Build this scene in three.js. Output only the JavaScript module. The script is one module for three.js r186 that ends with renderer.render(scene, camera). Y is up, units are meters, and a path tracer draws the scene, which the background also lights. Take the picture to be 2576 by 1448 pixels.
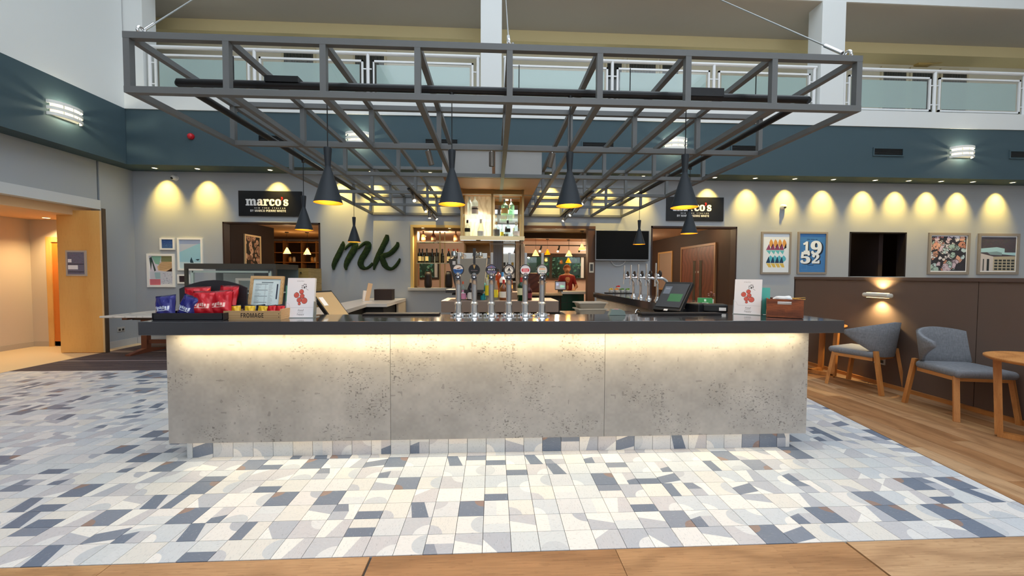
import * as THREE from 'three';
import { RoundedBoxGeometry } from 'three/addons/geometries/RoundedBoxGeometry.js';
import { mergeGeometries } from 'three/addons/utils/BufferGeometryUtils.js';
import { MarchingCubes } from 'three/addons/objects/MarchingCubes.js';
import { RectAreaLightUniformsLib } from 'three/addons/lights/RectAreaLightUniformsLib.js';

// ---------------------------------------------------------------- camera, sky, daylight, exposure
RectAreaLightUniformsLib.init();
const scene = new THREE.Scene();
const renderer = new THREE.WebGLRenderer({ antialias: true });
renderer.toneMapping = THREE.LinearToneMapping;
renderer.toneMappingExposure = 1.0;
renderer.shadowMap.enabled = true;
const camera = new THREE.PerspectiveCamera(73.86, 2576 / 1448, 0.05, 80);
camera.position.set(0, 1.45, 0);
camera.rotation.set(-0.0338, -0.0486, 0.0041, 'YXZ');
scene.background = new THREE.Color().setRGB(1.15, 1.3, 1.45);           // overcast daylight outside
function areaLight(name, col, power, w, h, pos, target) {
  const l = new THREE.RectAreaLight(col, power, w, h);
  l.name = name; l.position.set(...pos); l.lookAt(...target); scene.add(l); return l;
}
// daylight falling through the glazed atrium roof, as wide as the roof opening
areaLight('skylight_daylight', new THREE.Color().setRGB(0.86, 0.95, 1.0), 1.0, 15, 11, [2.5, 10.6, -1.2], [2.5, 0, -1.2]);
// daylight from the tall glazed entrance front behind the viewer
areaLight('entrance_daylight', new THREE.Color().setRGB(0.9, 0.97, 1.0), 0.8, 11, 5, [2.5, 5.0, 5.7], [2.5, 4.6, 0]);

// ---------------------------------------------------------------- helpers
const rng = ((s) => () => { s = (s + 0x6d2b79f5) | 0; let t = Math.imul(s ^ (s >>> 15), 1 | s); t = (t + Math.imul(t ^ (t >>> 7), 61 | t)) ^ t; return ((t ^ (t >>> 14)) >>> 0) / 4294967296; })(20240611);
const rr = (a, b) => a + (b - a) * rng(), pick = (a) => a[Math.floor(rng() * a.length)];
const V = (x, y, z) => new THREE.Vector3(x, y, z), PI = Math.PI;
const used = new Map();
function numbered(n) { const k = used.get(n) ?? 0; used.set(n, k + 1); return k ? n + '_' + String(k).padStart(3, '0') : n; }
function shade(o) { o.castShadow = true; o.receiveShadow = true; return o; }
function tag(o, label, category, group, kind) {
  if (label) o.userData.label = label;
  if (category) o.userData.category = category;
  if (group) o.userData.group = group;
  if (kind) o.userData.kind = kind;
  return o;
}
function thing(name, label, category, pos = [0, 0, 0], turn = 0, group) {
  const o = new THREE.Group(); o.name = numbered(name); o.position.set(...pos); o.rotation.y = turn;
  scene.add(o); return tag(o, label, category, group);
}
function part(parent, name, geo, m, label) {
  const o = shade(new THREE.Mesh(Array.isArray(geo) ? merge(geo) : geo, m)); o.name = name; parent.add(o);
  if (label) o.userData.label = label; return o;
}
function single(name, label, category, geo, m, group) {
  const o = shade(new THREE.Mesh(Array.isArray(geo) ? merge(geo) : geo, m)); o.name = numbered(name); scene.add(o);
  return tag(o, label, category, group);
}
function struct(name, geo, m, label, category) {
  const o = geo ? shade(new THREE.Mesh(Array.isArray(geo) ? merge(geo) : geo, m)) : new THREE.Group();
  o.name = numbered(name); scene.add(o); return tag(o, label, category, null, 'structure');
}
function copyOf(o, pos, turn, label) {
  const c = o.clone(); c.name = numbered(o.name.replace(/_\d{3}$/, '')); c.position.set(...pos);
  if (turn !== undefined) c.rotation.set(0, turn, 0);
  c.userData = { ...o.userData }; if (label) c.userData.label = label; scene.add(c); return c;
}
function clean(g) {
  g = g.index ? g.toNonIndexed() : g;
  for (const k of Object.keys(g.attributes)) if (!['position', 'normal', 'uv'].includes(k)) g.deleteAttribute(k);
  if (!g.attributes.uv) g.setAttribute('uv', new THREE.BufferAttribute(new Float32Array(g.attributes.position.count * 2), 2));
  return g;
}
const merge = (gs) => (gs.length === 1 ? gs[0] : mergeGeometries(gs.map(clean)));
const at = (g, x = 0, y = 0, z = 0, rx = 0, ry = 0, rz = 0) => { if (rx) g.rotateX(rx); if (ry) g.rotateY(ry); if (rz) g.rotateZ(rz); return g.translate(x, y, z); };
const box = (w, h, d, x, y, z, rx, ry, rz) => at(new THREE.BoxGeometry(w, h, d), x, y, z, rx, ry, rz);
const bnd = (x0, x1, y0, y1, z0, z1) => box(Math.abs(x1 - x0), Math.abs(y1 - y0), Math.abs(z1 - z0), (x0 + x1) / 2, (y0 + y1) / 2, (z0 + z1) / 2);
const rbx = (w, h, d, r, x, y, z, rx, ry, rz) => at(new RoundedBoxGeometry(w, h, d, 2, r), x, y, z, rx, ry, rz);
const cyl = (rt, rb, h, x, y, z, seg = 20, open = false, rx, ry, rz) => at(new THREE.CylinderGeometry(rt, rb, h, seg, 1, open), x, y, z, rx, ry, rz);
const tor = (R, r, x, y, z, rx, ry, arc = PI * 2) => at(new THREE.TorusGeometry(R, r, 10, 28, arc), x, y, z, rx, ry);
const sph = (r, x, y, z, sx = 1, sy = 1, sz = 1, seg = 16) => new THREE.SphereGeometry(r, seg, Math.ceil(seg * 0.7)).scale(sx, sy, sz).translate(x, y, z);
const lathe = (pts, seg = 24) => new THREE.LatheGeometry(pts.map(([r, y]) => new THREE.Vector2(r, y)), seg);
const tube = (pts, r, seg = 24, rad = 10, closed = false) => new THREE.TubeGeometry(new THREE.CatmullRomCurve3(pts.map((p) => V(...p)), closed, 'centripetal'), seg, r, rad, closed);
const rod = (a, b, r, seg = 10) => { const A = V(...a), B = V(...b), d = B.clone().sub(A), g = new THREE.CylinderGeometry(r, r, d.length(), seg); g.applyQuaternion(new THREE.Quaternion().setFromUnitVectors(V(0, 1, 0), d.normalize())); const m = A.add(B).multiplyScalar(0.5); return g.translate(m.x, m.y, m.z); };
const bar = (a, b, w, h) => { const A = V(...a), B = V(...b), g = new THREE.BoxGeometry(w, h, A.distanceTo(B)), o = new THREE.Object3D(); o.position.copy(A).add(B).multiplyScalar(0.5); o.lookAt(B); o.updateMatrix(); return g.applyMatrix4(o.matrix); };
const shp = (pts) => new THREE.Shape(pts.map(([x, y]) => new THREE.Vector2(x, y)));
const ext = (shape, depth, bevel = 0, curve = 10) => new THREE.ExtrudeGeometry(shape, { depth, bevelEnabled: bevel > 0, bevelSize: bevel, bevelThickness: bevel, bevelSegments: 2, curveSegments: curve });
// uv in metres (box projection along the dominant normal)
function uvm(g, s = 1, ou = 0, ov = 0, turn = false) {
  g = clean(g); const p = g.attributes.position, n = g.attributes.normal, uv = g.attributes.uv;
  for (let i = 0; i < p.count; i++) {
    const ax = Math.abs(n.getX(i)), ay = Math.abs(n.getY(i)), az = Math.abs(n.getZ(i)), x = p.getX(i), y = p.getY(i), z = p.getZ(i);
    let u, v; if (ay >= ax && ay >= az) { u = x; v = -z; } else if (ax >= az) { u = z; v = y; } else { u = x; v = y; }
    if (turn) [u, v] = [v, u];
    uv.setXY(i, u * s + ou, v * s + ov);
  }
  return g;
}
// horizontal prism from a plan polygon given as [x, depth]
function prism(poly, y0, y1) {
  const g = new THREE.ExtrudeGeometry(shp(poly.map(([x, d]) => [x, d])), { depth: y1 - y0, bevelEnabled: false });
  return g.rotateX(-PI / 2).translate(0, y0, 0);
}
const clipHalf = (poly, f) => { const o = []; poly.forEach((a, i) => { const b = poly[(i + 1) % poly.length], fa = f(a), fb = f(b); if (fa >= 0) o.push(a); if (fa * fb < 0) { const t = fa / (fa - fb); o.push([a[0] + (b[0] - a[0]) * t, a[1] + (b[1] - a[1]) * t]); } }); return o; };
const rectP = (x0, x1, d0, d1) => [[x0, d0], [x1, d0], [x1, d1], [x0, d1]];

// ---------------------------------------------------------------- textures
const hash = (x, y, s) => { let h = Math.imul(x, 374761393) ^ Math.imul(y, 668265263) ^ Math.imul(s, 974634777); h = Math.imul(h ^ (h >>> 13), 1274126177); return ((h ^ (h >>> 16)) >>> 0) / 4294967296; };
function noise(x, y, per, s) { const xi = Math.floor(x), yi = Math.floor(y), fx = x - xi, fy = y - yi, w = (t) => t * t * (3 - 2 * t), m = (a) => ((a % per) + per) % per; const a = hash(m(xi), m(yi), s), b = hash(m(xi + 1), m(yi), s), c = hash(m(xi), m(yi + 1), s), d = hash(m(xi + 1), m(yi + 1), s); return a + (b - a) * w(fx) + (c - a) * w(fy) + (a - b - c + d) * w(fx) * w(fy); }
function dataTex(w, h, f, srgb = true) {
  const a = new Uint8Array(w * h * 4);
  for (let y = 0; y < h; y++) for (let x = 0; x < w; x++) { const c = f(x / w, y / h, x, y), i = (y * w + x) * 4; a[i] = c[0]; a[i + 1] = c[1]; a[i + 2] = c[2]; a[i + 3] = 255; }
  const t = new THREE.DataTexture(a, w, h); t.magFilter = THREE.LinearFilter; t.minFilter = THREE.LinearMipmapLinearFilter; t.wrapS = t.wrapT = THREE.RepeatWrapping;
  if (srgb) t.colorSpace = THREE.SRGBColorSpace; t.needsUpdate = true; return t;
}
function canvasTex(w, h, draw) {
  const c = document.createElement('canvas'); c.width = w; c.height = h; const x = c.getContext('2d'); draw(x, w, h);
  const t = new THREE.CanvasTexture(c); t.colorSpace = THREE.SRGBColorSpace; t.wrapS = t.wrapT = THREE.ClampToEdgeWrapping; return t;
}
const mixc = (a, b, t) => a.map((v, i) => Math.max(0, Math.min(255, v + (b[i] - v) * t)));
function woodTex(light, dark, seed, rings = 9, streak = 0.35) {
  return dataTex(512, 512, (u, v) => {
    const warp = noise(u * 3, v * 3, 3, seed) * 0.22 + noise(u * 6, v * 12, 12, seed + 1) * 0.05;
    const r = (v + warp) * rings, ring = Math.pow(0.5 + 0.5 * Math.sin(r * 6.283), 2);
    const fine = noise(u * 12, v * 192, 192, seed + 2), pore = noise(u * 24, v * 256, 256, seed + 3) > 0.8 ? 1 : 0;
    return mixc(light, dark, ring * 0.45 + fine * streak + pore * 0.25 - 0.1);
  });
}
const floorOak = woodTex([198, 160, 122], [148, 112, 80], 11, 6, 0.4), furnOak = woodTex([206, 140, 76], [160, 96, 44], 21, 5, 0.25);
const paleOak = woodTex([204, 172, 128], [170, 130, 84], 31, 7, 0.2), acacia = woodTex([150, 80, 42], [66, 30, 18], 41, 5, 0.35), greyWood = woodTex([178, 160, 138], [136, 118, 98], 51, 12, 0.4);
const doorWood = woodTex([222, 170, 98], [206, 148, 78], 61, 3, 0.15), redWood = woodTex([116, 62, 42], [70, 32, 22], 71, 6, 0.3);
const concreteTex = dataTex(1024, 512, (u, v, x, y) => {
  const c = 0.5 * noise(u * 6, v * 6, 6, 5) + 0.3 * noise(u * 24, v * 24, 24, 6) + 0.2 * noise(u * 90, v * 90, 90, 7);
  let k = 168 + (c - 0.5) * 40; const spot = noise(u * 160, v * 300, 300, 8) * (0.55 + 0.6 * noise(u * 9, v * 9, 9, 9));
  if (spot > 0.82) k -= 46 * Math.min(1, (spot - 0.82) * 9);
  if (noise(u * 60, v * 70, 70, 10) > 0.93) k -= 22;
  return [k, k * 0.965, k * 0.935];
});
const carpetTex = dataTex(256, 256, (u, v) => { const s = noise(u * 4, v * 64, 64, 3), f = noise(u * 128, v * 128, 128, 4); const st = Math.abs(v - 0.32) < 0.012 || Math.abs(v - 0.7) < 0.008; return st ? [150, 138, 140] : mixc([66, 56, 62], [104, 88, 86], s * 0.7 + f * 0.3); });
const fabricTex = dataTex(256, 256, (u, v) => { const k = 0.6 * noise(u * 128, v * 24, 128, 13) + 0.4 * noise(u * 24, v * 128, 128, 14); return mixc([112, 114, 120], [142, 144, 150], k); });
const brushTex = dataTex(256, 256, (u, v) => { const k = noise(u * 4, v * 256, 256, 17) * 60 + 150; return [k, k, k]; }, false);
const mossTex = dataTex(256, 256, (u, v) => mixc([10, 28, 8], [48, 76, 22], Math.pow(noise(u * 60, v * 60, 60, 19), 2) * 0.9 + 0.2 * noise(u * 8, v * 8, 8, 20)));
const marbleTex = dataTex(256, 256, (u, v) => { const w = Math.abs(Math.sin((u * 3 + noise(u * 4, v * 4, 4, 23) * 3) * 3.1416)); return mixc([226, 222, 216], [188, 184, 180], Math.pow(1 - w, 6) + 0.2 * noise(u * 30, v * 30, 30, 24)); });
const plasterBump = dataTex(256, 256, (u, v) => { const k = 90 + 110 * (0.5 * noise(u * 24, v * 24, 24, 27) + 0.5 * noise(u * 90, v * 90, 90, 28)); return [k, k, k]; }, false);
// ---------------------------------------------------------------- materials
const mats = new Map();
function mat(hex, rough = 0.7, metal = 0, more = {}) {
  const k = hex + '|' + rough + '|' + metal + '|' + Object.keys(more).map((q) => q + (more[q]?.uuid ?? more[q])).join();
  if (!mats.has(k)) mats.set(k, new THREE.MeshPhysicalMaterial({ color: hex, roughness: rough, metalness: metal, ...more }));
  return mats.get(k);
}
const rep = (t, u, v) => { const c = t.clone(); c.wrapS = c.wrapT = THREE.RepeatWrapping; c.repeat.set(u, v); c.needsUpdate = true; return c; };
const glow = (hex, k) => mat(hex, 0.5, 0, { emissive: hex, emissiveIntensity: k });
const M = {
  wall: mat('#a5aab0', 0.92, 0, { bumpMap: plasterBump, bumpScale: 0.0008 }), white: mat('#dfe2e2', 0.85), teal: mat('#3d525b', 0.8), cream: mat('#e4dcc8', 0.85), band: mat('#ecd9a6', 0.8),
  slab: mat('#bfb7ab', 0.9), brown: mat('#200f0c', 0.85), dark: mat('#14110f', 0.7), black: mat('#0d0d0f', 0.5), steelFrame: mat('#6d6d6b', 0.55, 0.15), pipe: mat('#15161a', 0.4, 0.2),
  chrome: mat('#e6e6e8', 0.07, 1), steel: mat('#b9b7b2', 0.28, 1, { roughnessMap: brushTex }), bronze: mat('#a8895a', 0.3, 1), counter: mat('#3e3f44', 0.12, 0, { clearcoat: 0.6, clearcoatRoughness: 0.06 }),
  concrete: mat('#ffffff', 0.8, 0, { map: concreteTex }), oakFloor: mat('#ffffff', 0.42, 0, { map: floorOak }), oak: mat('#ffffff', 0.5, 0, { map: furnOak }), paleOak: mat('#ffffff', 0.65, 0, { map: paleOak }),
  acacia: mat('#ffffff', 0.5, 0, { map: acacia }), greyWood: mat('#ffffff', 0.6, 0, { map: greyWood }), doorWood: mat('#ffffff', 0.45, 0, { map: doorWood }), redWood: mat('#ffffff', 0.45, 0, { map: redWood }),
  fabric: mat('#ffffff', 0.95, 0, { map: fabricTex, sheen: 0.3, sheenRoughness: 0.6 }), marble: mat('#ffffff', 0.25, 0, { map: marbleTex }), carpet: mat('#ffffff', 1, 0, { map: carpetTex }),
  glass: mat('#ffffff', 0.02, 0, { transmission: 1, thickness: 0, ior: 1.5 }), frosted: mat('#cfe4e2', 0.5, 0, { transmission: 0.55, thickness: 0 }), paper: mat('#e9ebee', 0.8),
  pendant: mat('#1f2730', 0.55), gold: mat('#d08a2c', 0.35, 0.9), mirror: mat('#d8d4cc', 0.03, 1), grout: mat('#4a4644', 0.95), tan: mat('#6b574c', 0.85), greyPlastic: mat('#8b8781', 0.5), moss: mat('#ffffff', 1, 0, { map: mossTex }),
};
// ================================================================ the setting (z = -depth)
const floorG = struct('floor', null, null, 'tiled, carpeted and plank floor of the hotel bar', 'floor');
part(floorG, 'subfloor', bnd(-10, 14.2, -0.2, -0.012, 6.2, -14.2), M.grout);
const edgeX = (d) => 3.38 + (d - 2.228) * 0.173;                        // cut line between tiles and planks on the right
// --- patchwork tiles: 64 printed designs in one atlas
const tileAtlas = canvasTex(1024, 1024, (c) => {
  const pale = ['#d9d6d8', '#e2dfdf', '#d2d3d8', '#dcd9d6', '#cfd3d8', '#e6e3e2'], mid = ['#bfc0c8', '#b6b8c2', '#c6c4ca', '#b0b4c0'], deep = ['#7d8698', '#717c90', '#878fa0', '#6b778c'], rust = ['#8f7a76', '#957f78'];
  for (let k = 0; k < 64; k++) {
    const ox = (k % 8) * 128, oy = Math.floor(k / 8) * 128, S = 128;
    c.save(); c.beginPath(); c.rect(ox, oy, S, S); c.clip(); c.translate(ox, oy);
    c.fillStyle = pick(pale); c.fillRect(0, 0, S, S);
    c.translate(64, 64); c.rotate(Math.floor(rng() * 4) * PI / 2); c.translate(-64, -64);
    const kind = [0, 1, 2, 3, 4, 7, 5, 7, 9, 10, 11, 4, 13, 14, 2, 15, 14, 6, 11, 13, 8, 9, 7, 10, 15, 14, 12, 4, 11, 2, 13, 15][k % 32], poly = (col, pts) => { c.fillStyle = col; c.beginPath(); pts.forEach(([x, y], i) => (i ? c.lineTo(x, y) : c.moveTo(x, y))); c.fill(); }, q = (col, x, y, r) => { c.fillStyle = col; c.beginPath(); c.arc(x, y, r, 0, 7); c.fill(); };
    if (kind === 0 || kind === 8) { c.fillStyle = pick(deep); c.fillRect(0, 0, S, S); q(pick(rust), 0, S, 52); }
    else if (kind === 1) { c.fillStyle = pick(deep); c.fillRect(0, 0, 62, S); }
    else if (kind === 2) { c.fillStyle = pick(mid); c.fillRect(0, 0, S, S); poly('#e8e6e4', [[0, S], [S, S], [S, 84], [0, 46]]); }
    else if (kind === 3) { c.fillStyle = pick(pale); c.fillRect(0, 0, S, S); poly('#e8e6e6', [[0, 0], [S, 0], [0, 42]]); c.fillStyle = pick(deep); c.fillRect(0, 70, 62, 58); poly(pick(deep), [[0, 72], [62, 48], [62, 72]]); c.fillStyle = pick(mid); c.fillRect(62, 48, 66, 80); }
    else if (kind === 4) { q(pick(mid), S, 0, 66); }
    else if (kind === 5) { c.fillStyle = pick(deep); c.fillRect(0, 70, S, 58); }
    else if (kind === 6) { poly(pick(deep), [[0, 0], [66, 0], [110, S], [30, S]]); }
    else if (kind === 7) { c.fillStyle = '#c9ced6'; c.fillRect(0, 0, S, S); q('#e9e7e6', 0, 0, 58); }
    else if (kind === 9) { c.fillStyle = pick(mid); c.fillRect(0, 0, S, S); q('#dcdcdf', S, S, 70); }
    else if (kind === 10) { poly(pick(mid), [[0, 0], [S, 0], [S, 60], [40, S], [0, S]]); poly('#ebe9e8', [[40, S], [S, 60], [S, S]]); }
    else if (kind === 11) { c.fillStyle = '#d3d6db'; c.fillRect(64, 0, 64, S); }
    else if (kind === 12) { c.fillStyle = pick(mid); c.fillRect(0, 0, S, 64); poly(pick(deep), [[64, 0], [S, 0], [S, 64], [88, 64]]); }
    else if (kind === 13) { q('#c4c8cf', 64, S, 60); }
    c.setTransform(1, 0, 0, 1, ox, oy);
    for (let j = 0; j < 150; j++) { c.fillStyle = rng() < 0.75 ? `rgba(70,76,92,${rr(0.06, 0.24)})` : `rgba(255,255,255,${rr(0.1, 0.3)})`; const v = k % 2, l = rr(3, 13), w = rr(0.6, 1.7); c.fillRect(rr(0, S), rr(0, S), v ? w : l, v ? l : w); }
    c.restore();
  }
});
M.tile = mat('#ffffff', 0.42, 0, { map: tileAtlas });
const TS = 0.154, TX = -0.2091, TD = 1.958;
function atlasUV(g, k, x0, d0) {                                        // plan position inside the tile -> cell k of the atlas
  const p = g.attributes.position, uv = g.attributes.uv, n = g.attributes.normal;
  for (let i = 0; i < p.count; i++) { const a = (p.getX(i) - x0) / TS, b = (-p.getZ(i) - d0) / TS, c = (t) => 0.02 + 0.96 * Math.min(1, Math.max(0, t)); uv.setXY(i, ((k % 8) + c(a)) / 8, 1 - (Math.floor(k / 8) + 1 - c(b)) / 8); }
  return g;
}
const tileGeo = Array.from({ length: 64 }, (_, k) => atlasUV(clean(box(TS - 0.003, 0.012, TS - 0.003, 0, -0.006, 0)), k, -TS / 2, -TS / 2));
const tileSpots = [], restTiles = [];
for (let j = 0; j < 26; j++) for (let i = -46; i < 26; i++) {
  const x0 = TX + i * TS, d0 = TD + j * TS, k = Math.floor(rng() * 64);
  if (x0 < -7.2 || (x0 > -2.35 && x0 + TS < 2.45 && d0 > 3.15)) continue;
  const f = ([x, d]) => edgeX(d) - 0.004 - x, whole = rectP(x0, x0 + TS, d0, d0 + TS).every((q) => f(q) >= 0);
  if (whole) tileSpots.push({ x: x0 + TS / 2, d: d0 + TS / 2, k, s: (x0 + TS / 2) ** 2 + (d0 + TS / 2) ** 2 + (Math.abs(x0 + TS / 2) > 1.42 * (d0 + TS) ? 500 : 0) });
  else { const q = clipHalf(rectP(x0 + 0.0015, x0 + TS - 0.0015, d0 + 0.0015, d0 + TS - 0.0015), f); if (q.length > 2) restTiles.push(atlasUV(clean(prism(q, -0.012, 0)), k, x0, d0)); }
}
tileSpots.sort((a, b) => a.s - b.s).forEach((t, n) => {
  if (n < 300) part(floorG, 'floor_tile', tileGeo[t.k], M.tile).position.set(t.x, 0, -t.d);
  else restTiles.push(tileGeo[t.k].clone().translate(t.x, 0, -t.d));
});
part(floorG, 'far_floor_tiles', restTiles, M.tile).userData.kind = 'stuff';
// --- planks in front (along x) and on the right (along z)
const tones = ['#ffffff', '#f0e4d8', '#e4d4c2', '#fff6e6', '#d9c3ad'].map((h) => mat(h, 0.42, 0, { map: floorOak }));
[-1.9, -3.17, -4.44, -0.62, 0.65, 1.93, 3.2, 4.47].sort((a, b) => a - b).forEach((x, n) => part(floorG, 'floor_plank', uvm(bnd(x + 0.0015, x + 1.2685, -0.012, 0, -1.9535, -1.622), 0.8, rng() * 3, rng() * 3), tones[(n * 3) % 5]));
for (let r = 0; r < 3; r++) for (let k = 0; k < 8; k++) { const x = -4.9 + k * 1.27 + (r % 2) * 0.55, d = 1.619 - r * 0.335; part(floorG, 'floor_plank', uvm(bnd(x + 0.0015, x + 1.2685, -0.012, 0, -d, -d + 0.332), 0.8, rng() * 3, rng() * 3), pick(tones)); }
part(floorG, 'near_floorboards', uvm(bnd(-10, 14, -0.012, 0, -0.61, 6), 0.8), M.oakFloor).userData.kind = 'stuff';
for (let c = 0; c < 11; c++) {
  const x0 = 3.27 + c * 0.19; let d = 1.958 - rr(0, 1.1);
  while (d < 8.3) { const d1 = d + 1.27, q = clipHalf(rectP(x0 + 0.001, x0 + 0.189, Math.max(1.957, d) + 0.001, Math.min(8.3, d1) - 0.001), ([x, e]) => x - edgeX(e) - 0.004); if (q.length > 2 && d1 > 2) part(floorG, 'floor_plank', uvm(prism(q, -0.012, 0), 0.8, rng() * 3, rng() * 3, true), pick(tones)); d = d1; }
}
part(floorG, 'right_floorboards', uvm(bnd(5.36, 14, -0.012, 0, -1.958, -8.3), 0.8, 0, 0, true), M.oakFloor).userData.kind = 'stuff';
part(floorG, 'carpet', uvm(bnd(-7.15, -2.4, -0.012, 0, -5.966, -8.3), 0.5), M.carpet, 'dark striped carpet');
part(floorG, 'corridor_floor', bnd(-10, -7.152, -0.012, 0, -2, -8.5), mat('#e3c9a0', 0.4), 'cream stone corridor floor');
part(floorG, 'bar_floor', bnd(-2.35, 3.3, -0.012, -0.001, -5.966, -8.3), mat('#3a3634', 0.8));
part(floorG, 'dining_floor', uvm(bnd(-9, 5.4, -0.012, 0, -8.31, -13.6), 0.8), M.oakFloor);

// --- back wall with its openings
const BW = 8.3, wl = (x0, x1, y0, y1) => bnd(x0, x1, y0, y1, -BW, -BW - 0.16);
struct('wall_back', [wl(-9.4, -5.63, 0, 3.6), wl(-5.63, -3.65, 2.53, 3.6), wl(-3.65, -1.77, 0, 3.6), wl(-1.77, -0.3, 0, 1.17), wl(-1.77, -0.3, 2.51, 3.6), wl(-0.3, 0.6, 0, 3.6), wl(0.6, 2.22, 2.52, 3.6), wl(2.22, 3.46, 0, 3.6), wl(3.46, 5.4, 2.54, 3.6), wl(5.4, 8.03, 0, 3.6), wl(8.03, 9.38, 2.454, 3.6), wl(8.03, 9.38, 0, 1.45), wl(9.38, 14, 0, 3.6)], M.wall, 'pale grey back wall of the bar', 'wall');
struct('wall_band_back', bnd(-7.72, 14, 3.55, 4.6, -7.8, -8.46), M.teal, 'dark teal upper wall band above the downlights', 'wall');
struct('balcony_floor', bnd(-9, 14, 4.6, 4.93, -7.78, -9.9), M.white, 'white balcony edge above the teal band', 'ledge');
struct('wall_band_left', bnd(-7.05, -7.72, 3.55, 4.6, 6, -7.79), M.teal, 'dark teal wall band on the left side', 'wall');
struct('wall_upper_left', [bnd(-7.05, -7.72, 4.6, 11, 6, -7.78), bnd(-7.72, -6.7, 4.93, 7.13, -7.8, -8.1)], M.white, 'tall white upper wall on the left', 'wall');
// left wall with the wide corridor opening
struct('wall_left', [bnd(-7.4, -7.56, 2.82, 3.56, 6, -7.58), bnd(-7.4, -7.56, 0, 3.56, -7.62, -8.3), bnd(-7.4, -7.56, 0, 3.56, 6, -3.4)], M.wall, 'grey left wall beside the corridor opening', 'wall');
struct('trim_1', bnd(-7.385, -7.57, 2.65, 2.82, -3.4, -7.62), mat('#c9ccce', 0.8), 'pale lintel over the corridor opening', 'trim');
struct('trim_2', bnd(-7.43, -7.56, 2.82, 3.56, -7.58, -7.62), mat('#5d666c', 0.8), 'dark vertical joint strip beside the corridor opening', 'trim');
struct('baseboard_left', [bnd(-7.385, -7.4, 0, 0.13, -7.63, -8.28), bnd(-7.385, -2.6, 0, 0.13, -8.285, -8.3)], mat('#bdbfc2', 0.7), 'grey skirting board below the left wall', 'baseboard');
// corridor behind the opening
struct('wall_corridor', [bnd(-9.1, -9.25, 0, 2.6, -2, -8.05), bnd(-9.25, -7.56, 0, 2.6, -8.0, -8.15)], mat('#cbbba8', 0.9), 'beige corridor wall', 'wall');
struct('ceiling_corridor', [bnd(-9.25, -7.56, 2.5, 2.66, -2, -8.15)], mat('#e0bb92', 0.9), 'peach corridor ceiling', 'ceiling');
struct('baseboard_corridor', [bnd(-9.07, -9.1, 0, 0.1, -2, -8), bnd(-9.07, -7.6, 0, 0.1, -7.985, -8)], mat('#b4a797', 0.7), 'beige skirting in the corridor', 'baseboard');
// rest of the atrium (behind and beside the camera) with the roof opening
struct('wall_right', bnd(14, 14.2, 0, 11, 6, -10), M.white, 'white far right atrium wall', 'wall');
struct('window_front', bnd(-3, 8, 2.5, 7.5, 6.08, 6.1), M.glass, 'tall glazed entrance front behind the viewer', 'window');
struct('wall_front', [bnd(-10, -3, 0, 11, 6, 6.2), bnd(8, 14.2, 0, 11, 6, 6.2), bnd(-3, 8, 0, 2.5, 6, 6.2), bnd(-3, 8, 7.5, 11, 6, 6.2)], M.white, 'white atrium wall behind the viewer', 'wall');
struct('wall_outer_left', bnd(-9.9, -10, 0, 11, 6, -14), M.white, 'outer wall on the left', 'wall');
struct('ceiling', [bnd(-10, -5, 11, 11.2, 6.2, -10), bnd(10, 14.2, 11, 11.2, 6.2, -10), bnd(-5, 10, 11, 11.2, 6.2, 4.3), bnd(-5, 10, 11, 11.2, -6.7, -10)], M.white, 'atrium roof around the skylight', 'ceiling');
struct('window_skylight', bnd(-5, 10, 11.05, 11.07, 4.3, -6.7), M.glass, 'glazed atrium roof', 'window');
struct('wall_upper_back', bnd(-9, 14, 7.13, 11, -7.78, -9.9), M.white, 'white wall above the balcony', 'wall');
// balcony
struct('ceiling_balcony', bnd(-9, 14, 7.12, 7.14, -7.79, -9.9), M.slab, 'grey underside above the balcony', 'ceiling');
struct('trim_balcony', bnd(-9, 14, 6.87, 7.12, -9.05, -9.5), M.band, 'yellow cream bulkhead at the back of the balcony', 'trim');
struct('wall_balcony', bnd(-9, 14, 4.93, 7.12, -9.5, -9.9), M.cream, 'cream wall behind the balcony rail', 'wall');
struct('column', rbx(0.42, 2.2, 0.36, 0.01, -0.055, 6.03, -7.95), M.white, 'white square column in the middle of the balcony', 'column');
struct('column', rbx(0.51, 2.2, 0.36, 0.01, 7.03, 6.03, -7.95), M.white, 'white square column on the right of the balcony', 'column');
const curtain = mat('#4c4a44', 0.9), winFrame = mat('#d8ccae', 0.7);
[[-4.95, 0.68], [-3.3, 0.68], [2.78, 0.36], [3.33, 0.66], [4.16, 0.4], [9.9, 0.62], [10.68, 0.66], [11.5, 0.66]].forEach(([x, w], n) => {
  const t = struct('window_' + (n + 1), null, null, ['narrow curtained balcony window above the left end of the canopy', 'curtained balcony window left of the middle column', 'slim balcony side window right of the middle column', 'middle balcony door pane right of the middle column', 'third balcony pane right of the middle column', 'left pane of the balcony door group on the far right', 'balcony door between two panes on the far right', 'right pane of the balcony door group on the far right'][n], 'window');
  const y1 = 6.74, y0 = n === 6 || n === 3 ? 4.93 : 5.2;
  part(t, 'window_frame', [bnd(x - 0.05, x, y0, y1 + 0.06, -9.45, -9.5), bnd(x + w, x + w + 0.05, y0, y1 + 0.06, -9.45, -9.5), bnd(x, x + w, y1, y1 + 0.06, -9.45, -9.5)], winFrame);
  const folds = []; for (let k = 0; k < 9; k++) folds.push(cyl(w / 18, w / 18, y1 - y0, x + w * (k + 0.5) / 9, (y0 + y1) / 2, -9.487, 8));
  part(t, 'curtain', folds, curtain);
  part(t, 'pane', bnd(x, x + w, y0, y1, -9.462, -9.466), mat('#8a9090', 0.05, 0, { transmission: 0.8, thickness: 0 }));
});
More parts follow.
